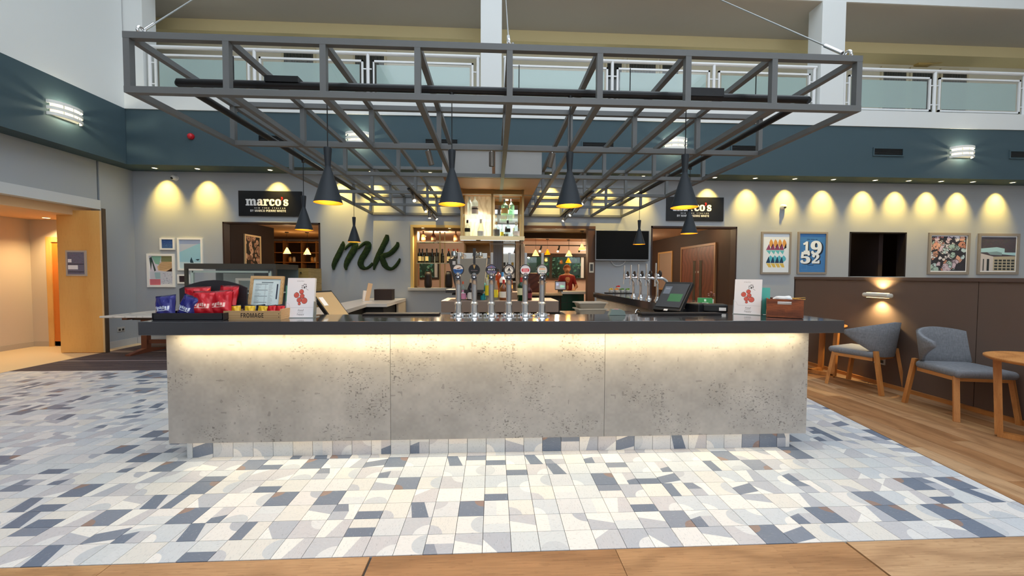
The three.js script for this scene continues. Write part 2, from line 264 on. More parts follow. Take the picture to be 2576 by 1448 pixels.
single('door_closer', 'small beige door closer on the far right balcony door', 'closer', [bnd(10.75, 11.1, 6.82, 6.9, -9.38, -9.5), bar([10.95, 6.82, -9.36], [11.35, 6.87, -9.36], 0.02, 0.015)], mat('#c9ab6a', 0.5));
// balustrades
const railM = mat('#e4e6e8', 0.35);
function balustrade(label, posts, x0, x1) {
  const t = thing('balustrade', label, 'balustrade', [0, 0, 0], 0, 'white balcony balustrades');
  part(t, 'handrail', [rod([x0, 5.81, -7.85], [x1, 5.81, -7.85], 0.035, 14)], railM);
  posts.forEach((x) => part(t, 'post', rod([x, 4.925, -7.85], [x, 5.8, -7.85], 0.032, 14), railM));
  for (let i = 0; i + 1 < posts.length; i++) {
    const a = posts[i] + 0.09, b = posts[i + 1] - 0.09, f = 0.035, z = -7.85;
    const fr = part(t, 'panel_frame', [bnd(a, b, 5.645, 5.68, z - 0.015, z + 0.015), bnd(a, b, 4.97, 5.005, z - 0.015, z + 0.015), bnd(a, a + f, 4.97, 5.68, z - 0.015, z + 0.015), bnd(b - f, b, 4.97, 5.68, z - 0.015, z + 0.015), bnd(a - 0.07, a, 5.5, 5.52, z - 0.01, z + 0.01), bnd(b, b + 0.07, 5.5, 5.52, z - 0.01, z + 0.01), bnd(a - 0.07, a, 5.1, 5.12, z - 0.01, z + 0.01), bnd(b, b + 0.07, 5.1, 5.12, z - 0.01, z + 0.01)], railM);
    part(fr, 'clear_pane', bnd(a + f, b - f, 5.005, 5.645, z - 0.004, z + 0.004), M.glass);
    part(fr, 'frosted_pane', bnd(a + f + 0.04, b - f - 0.04, 5.03, 5.6, z - 0.01, z - 0.006), M.frosted);
  }
}
balustrade('white glazed balcony rail left of the middle column', [-6.62, -4.667, -2.49, -0.32], -6.66, -0.28);
balustrade('white glazed balcony rail between the two columns', [0.23, 2.413, 4.543, 6.7], 0.19, 6.74);
balustrade('white glazed balcony rail right of the right column', [7.36, 9.373, 11.41, 13.4], 7.32, 13.9);
// wide dining room behind the back wall
struct('ceiling_dining', [bnd(-9, 5.6, 2.62, 2.75, -8.46, -13.8)], mat('#b8977c', 0.9), 'warm dining room ceiling', 'ceiling');
struct('trim_dining', [bnd(0.0, 2.6, 2.6, 2.62, -8.46, -10.6), bnd(0, 2.6, 2.46, 2.6, -10.5, -10.6)], mat('#3b2a22', 0.7), 'dark lowered ceiling just inside the middle opening', 'trim');
struct('wall_dining', [bnd(-9, -2.75, 0, 2.62, -13.2, -13.4), bnd(-2.75, 5.6, 0, 1.34, -13.2, -13.4), bnd(-1.85, 1.05, 1.34, 2.62, -13.2, -13.4), bnd(3.2, 5.6, 1.34, 2.62, -13.2, -13.4), bnd(-2.75, -1.85, 2.1, 2.62, -13.2, -13.4), bnd(1.05, 3.2, 2.1, 2.62, -13.2, -13.4), bnd(-9, -9.1, 0, 2.62, -8.46, -13.4)], mat('#cdb7ab', 0.9), 'pinkish far wall of the dining room', 'wall');
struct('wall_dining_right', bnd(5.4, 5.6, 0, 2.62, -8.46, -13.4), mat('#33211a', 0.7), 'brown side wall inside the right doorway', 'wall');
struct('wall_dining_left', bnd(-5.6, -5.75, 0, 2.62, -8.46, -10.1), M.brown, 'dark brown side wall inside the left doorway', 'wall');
[[1.05, 3.2, [1.05, 1.98, 3.2]], [-2.75, -1.85, [-2.75, -1.85]]].forEach(([a, b, ms], n) => {
  const t = struct('window_' + (n + 9), null, null, ['wide dining room window with greenery outside', 'dining room window seen through the bottle niche'][n], 'window');
  part(t, 'window_frame', [bnd(a - 0.05, b + 0.05, 2.08, 2.2, -13.15, -13.25), bnd(a - 0.05, b + 0.05, 1.3, 1.36, -13.12, -13.25), ...ms.map((x) => bnd(x - 0.045, x + 0.045, 1.34, 2.1, -13.17, -13.25))], mat('#2a1d18', 0.6));
  part(t, 'pane', bnd(a, b, 1.34, 2.1, -13.28, -13.286), M.glass);
  part(t, 'blind_edge', bnd(b - 0.16, b - 0.06, 1.36, 2.08, -13.2, -13.22), mat('#dfe6ea', 0.6));
});
// dark back room behind the wall hatch
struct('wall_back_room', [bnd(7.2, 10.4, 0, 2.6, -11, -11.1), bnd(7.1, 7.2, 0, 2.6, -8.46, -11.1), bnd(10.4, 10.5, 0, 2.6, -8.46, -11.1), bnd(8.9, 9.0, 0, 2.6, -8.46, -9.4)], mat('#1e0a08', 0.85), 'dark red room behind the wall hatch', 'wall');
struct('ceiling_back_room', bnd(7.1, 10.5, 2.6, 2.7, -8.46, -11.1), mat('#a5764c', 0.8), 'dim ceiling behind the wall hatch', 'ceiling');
struct('door_back_room', [bnd(8.62, 8.8, 1.0, 2.0, -10.95, -11)], M.doorWood, 'narrow orange door edge in the dark back room', 'door');
// seating partition on the right
const parG = struct('wall_partition', null, null, 'brown panelled partition behind the chairs', 'partition');
[[2.2, 3.855], [3.862, 6.36]].forEach(([a, b]) => part(parG, 'panel', bnd(5.2, 5.32, 0, 1.4, -a, -b), M.tan));
part(parG, 'cap', bnd(5.185, 5.335, 1.4, 1.44, -2.2, -6.37), mat('#5f4b41', 0.7));
part(parG, 'end_strip', bnd(5.19, 5.33, 0, 1.4, -6.362, -6.37), mat('#37302c', 0.7));
struct('baseboard_right', uvm(bnd(5.165, 5.2, 0, 0.045, -2.2, -6.36), 1), M.oak, 'oak strip along the foot of the partition', 'baseboard');
// ================================================================ the bar
const WARM = new THREE.Color().setRGB(1, 0.83, 0.5);
{
  const t = thing('front_bar', 'long front bar with three concrete panels and tiled plinth', 'bar', [0, 0, 0]);
  part(t, 'carcass', bnd(-2.44, 2.555, 0.15, 0.998, -3.045, -3.34), mat('#2c2a28', 0.8));
  [[-2.475, -0.8045], [-0.8015, 0.8935], [0.8965, 2.59]].forEach(([a, b], n) => part(t, 'concrete_panel', uvm(bnd(a, b, 0.151, 0.998, -3.01, -3.04), 0.52, n * 0.37, n * 0.21), M.concrete));
  part(t, 'end_panel', uvm(bnd(-2.475, -2.445, 0.151, 0.998, -3.041, -3.34), 0.52, 0.3), M.concrete);
  part(t, 'end_panel', uvm(bnd(2.56, 2.59, 0.151, 0.998, -3.041, -3.34), 0.52, 0.7), M.concrete);
  const ks = 0.154; for (let i = -16; i < 19; i++) { const x = TX + i * ks, a = Math.max(x, -2.41), b = Math.min(x + ks, 2.52); if (b - a < 0.02) continue; const k = Math.floor(rng() * 64), g = clean(box(b - a - 0.003, 0.15, 0.014, 0, 0, 0)), p = g.attributes.position, uv = g.attributes.uv; for (let q = 0; q < p.count; q++) uv.setXY(q, ((k % 8) + 0.5 + p.getX(q) / ks * 0.94) / 8, 1 - (Math.floor(k / 8) + 0.5 - p.getY(q) / 0.16 * 0.94) / 8); part(t, 'plinth_tile', g, M.tile).position.set((a + b) / 2, 0.0755, -3.1); }
  part(t, 'plinth', bnd(-2.41, 2.52, 0, 0.15, -3.108, -3.34), M.grout);
  part(t, 'led_strip', bnd(-2.4, 2.5, 0.994, 1.005, -2.95, -2.965), glow('#ffe2a0', 2.2));
  part(t, 'led_strip', bnd(-2.38, 2.5, 0.143, 0.15, -3.05, -3.06), glow('#ffe6b8', 1.6));
  areaLight('counter_led_light', WARM, 40, 4.9, 0.03, [0.06, 0.985, -2.925], [0.06, 0.45, -3.06]);
  areaLight('plinth_led_light', new THREE.Color().setRGB(1, 0.86, 0.62), 11, 4.9, 0.02, [0.06, 0.138, -3.065], [0.06, 0, -2.84]);
}
single('polished_worktop', 'dark grey polished worktop along the front of the bar', 'worktop', [rbx(5.295, 0.098, 0.51, 0.004, 0.1025, 1.055, -3.115)], M.counter);
{
  const t = thing('bar_return', 'dark bar return running back to the wall on the right', 'bar');
  part(t, 'worktop', bnd(2.06, 2.82, 1.006, 1.104, -3.371, -7.8), M.counter);
  part(t, 'carcass', uvm(bnd(2.12, 2.74, 0, 1.006, -3.38, -7.78), 0.5), M.concrete);
}
{
  const t = thing('back_shelf', 'dark low work shelf behind the front bar', 'shelf');
  part(t, 'shelf_top', bnd(-2.35, 2.05, 0.84, 0.87, -3.372, -3.95), mat('#26262a', 0.4));
  part(t, 'shelf_body', bnd(-2.3, 2.0, 0, 0.84, -3.42, -3.9), M.dark);
}
// ================================================================ canopy frame
{
  const t = thing('canopy_frame', 'grey steel grid canopy hung over the bar', 'canopy', [0, 0, 0]);
  const X0 = -2.56, DX = 0.669, Y0 = 2.715, Y1 = 3.134, D0 = 2.87, DD = 1.083, b = 0.045, m = mat('#6b6e70', 0.5, 0.1);
  for (let r = 0; r < 6; r++) for (const y of [Y0 + b / 2, Y1 - b / 2]) part(t, 'cross_rail', box(8 * DX + b, b, b, X0 + 4 * DX, y, -(D0 + r * DD)), m);
  for (let c = 0; c < 9; c++) {
    for (const y of [Y0 + b / 2, Y1 - b / 2]) part(t, 'long_rail', box(b, b - 0.002, 5 * DD - b, X0 + c * DX, y, -(D0 + 2.5 * DD)), m);
    for (let r = 0; r < 6; r++) part(t, 'post', box(b - 0.002, Y1 - Y0 - 2 * b, b - 0.002, X0 + c * DX, (Y0 + Y1) / 2, -(D0 + r * DD)), m);
  }
  const pm = mat('#a9a9a8', 0.6); part(t, 'infill_panel', bnd(-0.665, -0.02, Y0 + b, Y1 - b, -5.05, -5.065), pm); part(t, 'infill_panel', bnd(0.02, 0.63, Y0 + b, Y1 - b, -5.05, -5.065), pm);
}
struct('trim_bulkhead', [bnd(-0.66, 0.62, 2.72, 3.13, -5.09, -8.3)], mat('#8a5f3c', 0.45, 0.3), 'bronze bulkhead over the bottle display', 'trim');
const cable = mat('#9a9c9c', 0.4, 0.6);
[[[-2.5, 3.13, -2.9], [-4.35, 7.6, -7.77], 'left'], [[0.11, 3.13, -2.9], [0.19, 7.5, -7.77], 'middle'], [[2.74, 3.13, -2.9], [2.1, 8.0, -7.77], 'right']].forEach(([a, b, w]) => {
  const t = thing('suspension_cable', `thin steel cable holding the ${w === 'middle' ? 'middle of the front' : w + ' front corner'} of the canopy`, 'cable', a, 0, 'canopy suspension cables'), d = V(...b).sub(V(...a)), u = d.clone().normalize(), e = (k) => [u.x * k, u.y * k + 0.03, u.z * k];
  part(t, 'wire', rod(e(0.1), [d.x, d.y, d.z], 0.006, 6), cable);
  part(t, 'turnbuckle', rod(e(0.06), e(0.26), 0.014, 10), M.chrome);
  part(t, 'shackle', [tor(0.028, 0.01, 0, 0.035, 0, 0, PI / 2), box(0.07, 0.012, 0.06, 0, 0.008, 0), cyl(0.012, 0.012, 0.03, 0.03, 0.025, 0, 8)], M.chrome);
});
// black lighting pipe inside the canopy
{
  const t = thing('lighting_pipe', 'black tubular lighting track running round inside the canopy', 'track');
  part(t, 'front_pipe', rod([-2.41, 2.91, -3.1], [2.58, 2.91, -3.1], 0.03, 14), M.pipe);
  part(t, 'side_pipe', rod([-2.41, 2.91, -3.1], [-2.41, 2.91, -8.1], 0.03, 14), M.pipe);
  part(t, 'side_pipe', rod([2.6, 2.91, -3.1], [2.6, 2.91, -8.1], 0.03, 14), M.pipe);
  part(t, 'driver_box', bnd(1.57, 1.86, 2.9, 2.965, -3.06, -3.14), M.pipe); part(t, 'driver_box', bnd(-1.75, -1.5, 2.92, 2.965, -3.06, -3.14), M.pipe);
  part(t, 'hanger', [-2.0, -0.95, 0.2, 1.1, 2.15].map((x) => rod([x, 2.935, -3.1], [x, 3.12, -3.1], 0.004, 6)), M.pipe);
}
// conical pendants
const pOut = [[0.028, 0.43], [0.03, 0.425], [0.029, 0.4], [0.021, 0.29], [0.021, 0.28], [0.05, 0.19], [0.105, 0.004], [0.107, 0]], pIn = [[0.105, 0.001], [0.048, 0.188], [0.019, 0.28], [0.001, 0.285]];
function makePendant() {
  const t = thing('pendant_lamp', '', 'lamp', [0, 0, 0], 0, 'black conical pendant lamps under the canopy');
  part(t, 'lamp_shade', lathe(pOut, 40), M.pendant); part(t, 'gold_lining', lathe(pIn, 40), M.gold, 'gold inner lining');
  part(t, 'bulb', sph(0.024, 0, 0.06, 0, 1, 1.3, 1), glow('#ffd48a', 6));
  part(t, 'cord', rod([0, 0.42, 0], [0, 0.87, 0], 0.004, 6), M.black); part(t, 'mount', cyl(0.018, 0.018, 0.04, 0, 0.865, 0, 12), M.black);
  return t;
}
const pend0 = makePendant();
[[-1.299, -3.1, 'first pendant from the left in the front row'], [-0.332, -3.1, 'second pendant from the left in the front row'], [0.613, -3.1, 'third pendant from the left in the front row'], [1.567, -3.1, 'rightmost pendant of the front row'], [-2.4, -5.0, 'beside the left restaurant sign'], [2.6, -5.0, 'before the right restaurant sign'], [-2.41, -6.78, 'just above the moss letters'], [2.61, -6.78, 'in front of the television']].forEach(([x, z, l], n) => {
  const p = n ? copyOf(pend0, [x, 2.01, z], 0) : (pend0.position.set(x, 2.01, z), pend0); p.userData.label = 'black cone lamp with gold lining, ' + l;
  const b = new THREE.PointLight(new THREE.Color().setRGB(1, 0.72, 0.36), 1.1, 0, 2); b.name = 'pendant_bulb_light'; b.position.set(x, 2.07, z); b.castShadow = true; b.shadow.radius = 1.2; scene.add(b);
});
// cylinder spots
const spotBody = mat('#7d7770', 0.35, 0.6);
function spotLamp(label, pos, dir, lit, group) {
  const t = thing('spotlight', label, 'spotlight', pos, 0, group), u = V(...dir).normalize(), e = (k) => [u.x * k, u.y * k - 0.035, u.z * k];
  part(t, 'stem', rod([0, 0, 0], [0, -0.045, 0], 0.009, 8), M.chrome); part(t, 'barrel', rod(e(-0.02), e(0.12), 0.029, 20), spotBody);
  part(t, 'lens', rod(e(0.118), e(0.1215), 0.025, 20), lit ? glow('#ffe6b4', 5) : M.dark);
  if (lit) { const l = new THREE.SpotLight(new THREE.Color().setRGB(1, 0.8, 0.52), 34, 0, 0.5, 0.6, 2); l.name = 'spotlight_beam'; l.position.set(pos[0] + u.x * 0.13, pos[1] + u.y * 0.13 - 0.035, pos[2] + u.z * 0.13); l.target.position.set(pos[0] + u.x * 3, pos[1] + u.y * 3, pos[2] + u.z * 3); l.castShadow = true; scene.add(l, l.target); }
}
[[-0.66, 'left', [0.25, -1, -0.25]], [-0.02, 'middle', [0, -1, -0.12]], [0.6, 'right', [-0.22, -1, -0.25]]].forEach(([x, w, d]) => spotLamp(`unlit cylindrical spotlight hanging at the ${w} in front of the grey canopy panel`, [x, 2.715, -3.953], d, false, 'spotlights before the canopy panel'));
const sgL = [[-1.24, -6.0, [0.35, -0.75, 0.7]], [-1.24, -6.95, [0.4, -0.8, 0.6]], [-1.24, -7.5, [0.1, -1, 0.2]], [-1.22, -7.85, [0.6, -0.7, 0.2]]], sgR = [[1.46, -6.05, [-0.6, -0.7, 0.4]], [1.5, -6.7, [-0.55, -0.7, -0.2]], [1.5, -7.2, [-0.6, -0.7, 0.4]], [1.5, -7.9, [-0.6, -0.75, 0.3]]];
single('spot_track', 'slim black spotlight track on the left half of the canopy', 'track', bnd(-1.26, -1.22, 2.69, 2.715, -5.7, -8.1), M.pipe, 'spotlight tracks'); single('spot_track', 'slim black spotlight track on the right half of the canopy', 'track', bnd(1.46, 1.5, 2.69, 2.715, -5.7, -8.1), M.pipe, 'spotlight tracks');
const ordn = ['nearest', 'second', 'third', 'rearmost'];
sgL.forEach(([x, z, d], n) => spotLamp(`lit bronze spotlight, ${ordn[n]} on the left canopy track`, [x, 2.69, z], d, true, 'lit track spotlights')); sgR.forEach(([x, z, d], n) => spotLamp(`lit bronze spotlight, ${ordn[n]} on the right canopy track`, [x, 2.69, z], d, n !== 1, 'lit track spotlights'));
// ================================================================ soffit downlights, sconces, vents
[-6.73, -5.91, -4.5, -3.2, -2.5, -1.3, 1.2, 2.4, 3.15, 4.71, 5.6, 6.48, 7.35, 8.3, 9.07, 9.82, 10.56, 11.5].forEach((x, n) => {
  const lab = n < 3 ? ['leftmost downlight in the soffit near the corner', 'downlight right of the small camera on the left', 'downlight above the left restaurant sign'][n] : n < 9 ? 'soffit downlight through the canopy ' + ['left of the banded lamp', 'just right of the banded lamp', 'nearest left of the bottle cabinet', 'nearest right of the bottle cabinet', 'above the television', 'above the right edge of the television'][n - 3] : n === 9 ? 'downlight just right of the canopy above the right sign' : `soffit downlight over the right wall, ${['first', 'second', 'third', 'fourth', 'fifth', 'sixth', 'seventh', 'eighth'][n - 10]} after the canopy`;
  const t = thing('downlight', lab, 'downlight', [x, 3.55, -8.02], 0, 'recessed downlights under the teal band');
  part(t, 'trim_ring', tor(0.045, 0.008, 0, -0.003, 0, PI / 2), mat('#cfcabd', 0.4)); part(t, 'lamp_face', cyl(0.04, 0.04, 0.006, 0, -0.004, 0, 20), glow('#fff0c4', 7));
  const l = new THREE.SpotLight(new THREE.Color().setRGB(1, 0.68, 0.14), 11, 0, 0.62, 0.9, 2); l.name = 'downlight_beam'; l.position.set(x, 3.535, -8.02); l.target.position.set(x, 2.98, -8.3); l.castShadow = true; scene.add(l, l.target);
});
const ribM = mat('#f4f4ee', 0.45);
function sconce(label, pos, turn) {
  const t = thing('wall_sconce', label, 'wall lamp', pos, turn, 'half round banded wall lamps');
  part(t, 'back_plate', bnd(-0.2, 0.2, -0.1, 0.1, 0.0, 0.012), ribM);
  const arc = (y, h, r0, r1) => { const s = new THREE.Shape(); s.absarc(0, 0, r1, 0, PI); s.absarc(0, 0, r0, PI, 0, true); return ext(s, h, 0.003, 24).rotateX(PI / 2).scale(1, 1, 0.62).translate(0, y, 0.01); };
  [0.115, 0.02, -0.07].forEach((y) => part(t, 'band', arc(y, 0.045, 0.235, 0.25), ribM));
  part(t, 'diffuser', (() => { const s = new THREE.Shape(); s.absarc(0, 0, 0.19, 0, PI); return ext(s, 0.2, 0, 24).rotateX(PI / 2).scale(1, 1, 0.6).translate(0, 0.1, 0.012); })(), glow('#fff3cf', 0.55));
  part(t, 'strut', [-0.12, 0, 0.12].map((x) => box(0.012, 0.2, 0.012, x, -0.005, 0.01 + 0.62 * Math.sqrt(0.235 ** 2 - x * x))), ribM);
  const f = V(0, 0, 0.06).applyAxisAngle(V(0, 1, 0), turn);
  const l = new THREE.PointLight(new THREE.Color().setRGB(1, 0.92, 0.66), 1.1, 0, 2); l.name = 'sconce_light'; l.position.set(pos[0] + f.x, pos[1], pos[2] + f.z); l.castShadow = true; scene.add(l);
}
sconce('banded wall lamp on the teal band of the left wall', [-7.048, 4.07, -6.72], PI / 2);
sconce('banded wall lamp behind the left half of the canopy', [-2.66, 4.11, -7.798], 0);
sconce('banded wall lamp behind the right half of the canopy', [3.71, 4.13, -7.798], 0);
sconce('banded wall lamp on the teal band at the far right', [9.95, 4.09, -7.798], 0);
[[-4.26, 'left of the canopy'], [-1.04, 'behind the canopy left of the middle'], [2.12, 'behind the canopy right of the middle'], [5.24, 'behind the right edge of the canopy'], [8.33, 'left of the far right wall lamp'], [11.4, 'at the right edge of the picture']].forEach(([x, w]) => {
  const t = thing('air_vent', 'dark slotted air vent in the teal band, ' + w, 'vent', [x, 4.08, -7.8], 0, 'air vents in the teal band');
  part(t, 'vent_frame', [bnd(-0.34, 0.34, 0.065, 0.09, 0, 0.02), bnd(-0.34, 0.34, -0.09, -0.065, 0, 0.02), bnd(-0.34, -0.315, -0.065, 0.065, 0, 0.02), bnd(0.315, 0.34, -0.065, 0.065, 0, 0.02)], M.teal);
  part(t, 'vent_back', bnd(-0.315, 0.315, -0.065, 0.065, 0.001, 0.004), M.black);
  for (let k = 0; k < 4; k++) part(t, 'louvre', box(0.63, 0.004, 0.018, 0, -0.045 + k * 0.03, 0.012, 0.5), mat('#20282c', 0.6));
});
{ const t = thing('fire_alarm_sounder', 'small red fire alarm sounder on the teal band', 'alarm', [-5.845, 4.1, -7.8]); part(t, 'base', cyl(0.06, 0.06, 0.03, 0, 0, 0.015, 24, false, PI / 2), mat('#b01824', 0.4)); part(t, 'horn', sph(0.05, 0, 0, 0.035, 1, 1, 0.8), mat('#c8202c', 0.3)); }
[[-6.55, 3.42, 'white dome camera high on the left of the back wall'], [6.44, 2.99, 'white dome camera above the two posters']].forEach(([x, y, l]) => { const t = thing('dome_camera', l, 'camera', [x, y, -8.3], 0, 'dome security cameras'); part(t, 'housing', [cyl(0.05, 0.06, 0.05, 0, 0, 0.025, 24, false, PI / 2), sph(0.05, 0, 0, 0.05)], mat('#e8e8e6', 0.4)); part(t, 'camera_lens', sph(0.024, -0.01, -0.02, 0.088), M.black); });
// ================================================================ things on the back wall
function flatUV(g) { return g; }                                        // a plane keeps its 0..1 uv
const plane = (w, h, x = 0, y = 0, z = 0, rx, ry, rz) => at(new THREE.PlaneGeometry(w, h), x, y, z, rx, ry, rz);
const printM = (t, rough = 0.6) => mat('#ffffff', rough, 0, { map: t });
// restaurant signs
const signTex = canvasTex(768, 306, (c, w, h) => {
  c.fillStyle = '#0b0c12'; c.fillRect(0, 0, w, h); c.textBaseline = 'alphabetic';
  c.fillStyle = '#f2f3f5'; c.font = 'bold 136px serif'; c.save(); c.translate(86, 176); c.scale(0.98, 1.0); c.strokeStyle = '#f2f3f5'; c.lineWidth = 7; c.lineJoin = 'round'; c.fillText('marco', 0, 0); c.strokeText('marco', 0, 0); const mw = c.measureText('marco').width; c.fillText('s', mw + 22, 0); c.strokeText('s', mw + 22, 0); c.fillStyle = '#d41a1e'; c.strokeStyle = '#d41a1e'; c.fillText('’', mw - 12, -8); c.restore();
  c.fillStyle = '#e6e8ec'; c.font = 'bold 21px sans-serif'; 'NEW YORK ITALIAN'.split('').forEach((l, i) => c.fillText(l, 190 + i * 24, 215));
  c.font = 'bold 36px sans-serif'; c.fillText('BY MARCO PIERRE WHITE', 138, 254, 480);
});
[[-4.648, 2.916, 'black restaurant sign with white lettering over the left doorway'], [4.43, 2.917, 'black restaurant sign with white lettering over the right doorway']].forEach(([x, y, l]) => { const t = thing('restaurant_sign', l, 'sign', [x, y, -8.3], 0, 'restaurant signs'); part(t, 'board', box(1.285, 0.52, 0.03, 0, 0, 0.015), mat('#0b0c12', 0.35)); part(t, 'lettering', plane(1.285, 0.52, 0, 0, 0.0305), printM(signTex, 0.35)); });
// moss letters
{
  const k = 0.0086 / 13.16, t = thing('moss_letters', 'dark green moss lettering mk on the grey wall', 'sign', [-3.289, 1.565, -8.299]);
  const cv = ([x, y]) => [(x / 13.16 - 25) * 0.0086, -(y / 13.16 - 96) * 0.0086];
  function brush(pts) {                                                 // round brush stroke of varying width, 5 cm proud
    const cur = new THREE.CatmullRomCurve3(pts.map((p) => { const [x, y] = cv(p); return V(x, y, 0); }), false, 'centripetal'), N = 44, R = 12, pos = [], uv = [], idx = [];
    for (let i = 0; i <= N; i++) {
      const s = i / N, q = cur.getPoint(s), d = cur.getTangent(s), nx = -d.y, ny = d.x, f = s * (pts.length - 1), a = Math.min(pts.length - 2, Math.floor(f)), w = (pts[a][2] + (pts[a + 1][2] - pts[a][2]) * (f - a)) * k * 1.12;
      for (let j = 0; j <= R; j++) { const th = j / R * PI * 2, rough = 1 + 0.07 * (hash(i, j % R, 77) - 0.5); pos.push(q.x + nx * w * Math.cos(th) * rough, q.y + ny * w * Math.cos(th) * rough, 0.028 + 0.028 * Math.sin(th) * rough); uv.push(q.x * 4, q.y * 4 + th * 0.1); }
    }
    for (let i = 0; i < N; i++) for (let j = 0; j < R; j++) { const a = i * (R + 1) + j, b = a + R + 1; idx.push(a, b, a + 1, b, b + 1, a + 1); }
    const g = new THREE.BufferGeometry(); g.setAttribute('position', new THREE.Float32BufferAttribute(pos, 3)); g.setAttribute('uv', new THREE.Float32BufferAttribute(uv, 2)); g.setIndex(idx); g.computeVertexNormals(); return g;
  }
  part(t, 'letter_m', [brush([[515, 375, 18], [505, 480, 66], [405, 720, 82], [285, 960, 82], [210, 1150, 68], [200, 1290, 26]]), brush([[560, 640, 30], [680, 510, 44], [800, 440, 55], [895, 470, 84], [880, 580, 98], [760, 800, 95], [640, 1020, 85], [590, 1180, 62], [600, 1300, 24]]), brush([[980, 610, 30], [1100, 500, 44], [1220, 425, 55], [1305, 455, 84], [1300, 580, 94], [1200, 770, 95], [1090, 960, 90], [1060, 1100, 90], [1120, 1210, 72], [1230, 1245, 40], [1350, 1180, 45], [1450, 1080, 42]])], M.moss);
  part(t, 'letter_k', [brush([[1915, 150, 46], [1890, 290, 82], [1780, 520, 80], [1650, 790, 85], [1540, 1050, 75], [1480, 1290, 24]]), brush([[2255, 385, 36], [2235, 500, 64], [2130, 640, 75], [1980, 770, 72], [1800, 830, 80], [1690, 850, 50]]), brush([[1720, 860, 60], [1770, 980, 85], [1830, 1120, 88], [1930, 1230, 60], [2060, 1250, 46], [2180, 1160, 50], [2280, 1020, 45], [2320, 915, 26]])], M.moss);
}
// television
{
  const t = thing('television', 'black flat television mounted on the wall', 'television', [2.795, 2.1, -8.3]);
  part(t, 'casing', rbx(1.19, 0.66, 0.06, 0.008, 0, 0, 0.06), mat('#8f9194', 0.4, 0.5)); part(t, 'screen', box(1.155, 0.615, 0.004, 0, 0.008, 0.091), mat('#020203', 0.45, 0, { specularIntensity: 0.3 }));
  part(t, 'wall_bracket', box(0.4, 0.3, 0.03, 0, 0, 0.015), M.dark); part(t, 'cable_loop', tube([[-0.24, -0.32, 0.03], [-0.16, -0.42, 0.025], [-0.06, -0.44, 0.025], [0.04, -0.4, 0.025], [0.1, -0.32, 0.03]], 0.008, 20, 6), mat('#d8d8d8', 0.6));
}
// framed prints
function framed(name, label, x, y, w, h, fr, fm, tex, mount, group) {
  const t = thing(name, label, 'picture', [x, y, -8.3], 0, group), d = 0.03;
  part(t, 'frame', [bnd(-w / 2, w / 2, h / 2 - fr, h / 2, 0, d), bnd(-w / 2, w / 2, -h / 2, -h / 2 + fr, 0, d), bnd(-w / 2, -w / 2 + fr, -h / 2 + fr, h / 2 - fr, 0, d), bnd(w / 2 - fr, w / 2, -h / 2 + fr, h / 2 - fr, 0, d)], fm);
  part(t, 'mount_board', bnd(-w / 2 + fr, w / 2 - fr, -h / 2 + fr, h / 2 - fr, 0, 0.012), M.paper);
  part(t, 'print', plane(w - 2 * fr - 2 * mount, h - 2 * fr - 2 * mount, 0, 0, 0.0135), printM(tex, 0.5));
  return t;
}
const taupe = mat('#8f867c', 0.6), whiteFr = mat('#eeedea', 0.5);
const poly = (c, col, pts) => { c.fillStyle = col; c.beginPath(); pts.forEach(([x, y], i) => (i ? c.lineTo(x, y) : c.moveTo(x, y))); c.closePath(); c.fill(); };
const geoTex = canvasTex(300, 440, (c, w, h) => {
  c.fillStyle = '#dfe6ee'; c.fillRect(0, 0, w, h);
  for (let i = 0; i < 4; i++) {
    const x = 78 + i * 50, q = (col, a, b) => { c.fillStyle = col; c.beginPath(); c.moveTo(x + a[0], a[1]); c.quadraticCurveTo(x + a[2], a[3], x + a[4], a[5]); c.quadraticCurveTo(x + b[0], b[1], x + a[0], a[1]); c.fill(); };
    q('#d99a4c', [14, 62, 60, 110, 30, 170], [-28, 120]); poly(c, '#10131c', [[x + 36, 108], [x + 42, 160], [x + 10, 178]]); poly(c, '#8c3f63', [[x - 6, 116], [x + 14, 186], [x - 40, 186]]); poly(c, '#62b9bf', [[x - 40, 190], [x + 18, 190], [x + 2, 236]]);
    q('#57b3c6', [10, 246, 70, 290, 10, 322], [-20, 280]); poly(c, '#123a5c', [[x - 8, 258], [x + 12, 334], [x - 38, 334]]); poly(c, '#d9b95a', [[x - 36, 338], [x + 10, 338], [x + 26, 384], [x - 6, 384]]);
  }
});
const yearTex = canvasTex(300, 440, (c, w, h) => {
  c.fillStyle = '#3d78b5'; c.fillRect(0, 0, w, h); c.fillStyle = 'rgba(255,255,255,0.08)'; for (let i = 0; i < 60; i++) c.fillRect(rr(0, w), rr(0, h), rr(20, 90), 2);
  c.fillStyle = '#1c3e66'; c.fillRect(85, 62, 34, 6); c.fillRect(130, 62, 44, 6); c.fillRect(184, 62, 22, 6);
  const num = (s, x, y, sx, sy) => { c.save(); c.translate(x, y); c.scale(sx, sy); c.font = 'bold 150px serif'; c.lineJoin = 'round'; c.fillStyle = c.strokeStyle = '#0f2138'; c.lineWidth = 14; c.fillText(s, 9, 7); c.strokeText(s, 9, 7); c.fillStyle = c.strokeStyle = '#e7ecf0'; c.lineWidth = 9; c.fillText(s, 0, 0); c.strokeText(s, 0, 0); c.restore(); };
  num('1', 42, 206, 0.95, 1.05); num('9', 128, 232, 1.6, 1.35); num('5', 14, 336, 1.45, 1.15); num('2', 148, 336, 1.1, 0.95);
  c.strokeStyle = 'rgba(220,230,240,0.5)'; c.strokeRect(24, 352, 66, 56); c.fillStyle = '#1c3e66'; c.fillRect(100, 356, 70, 8);
});
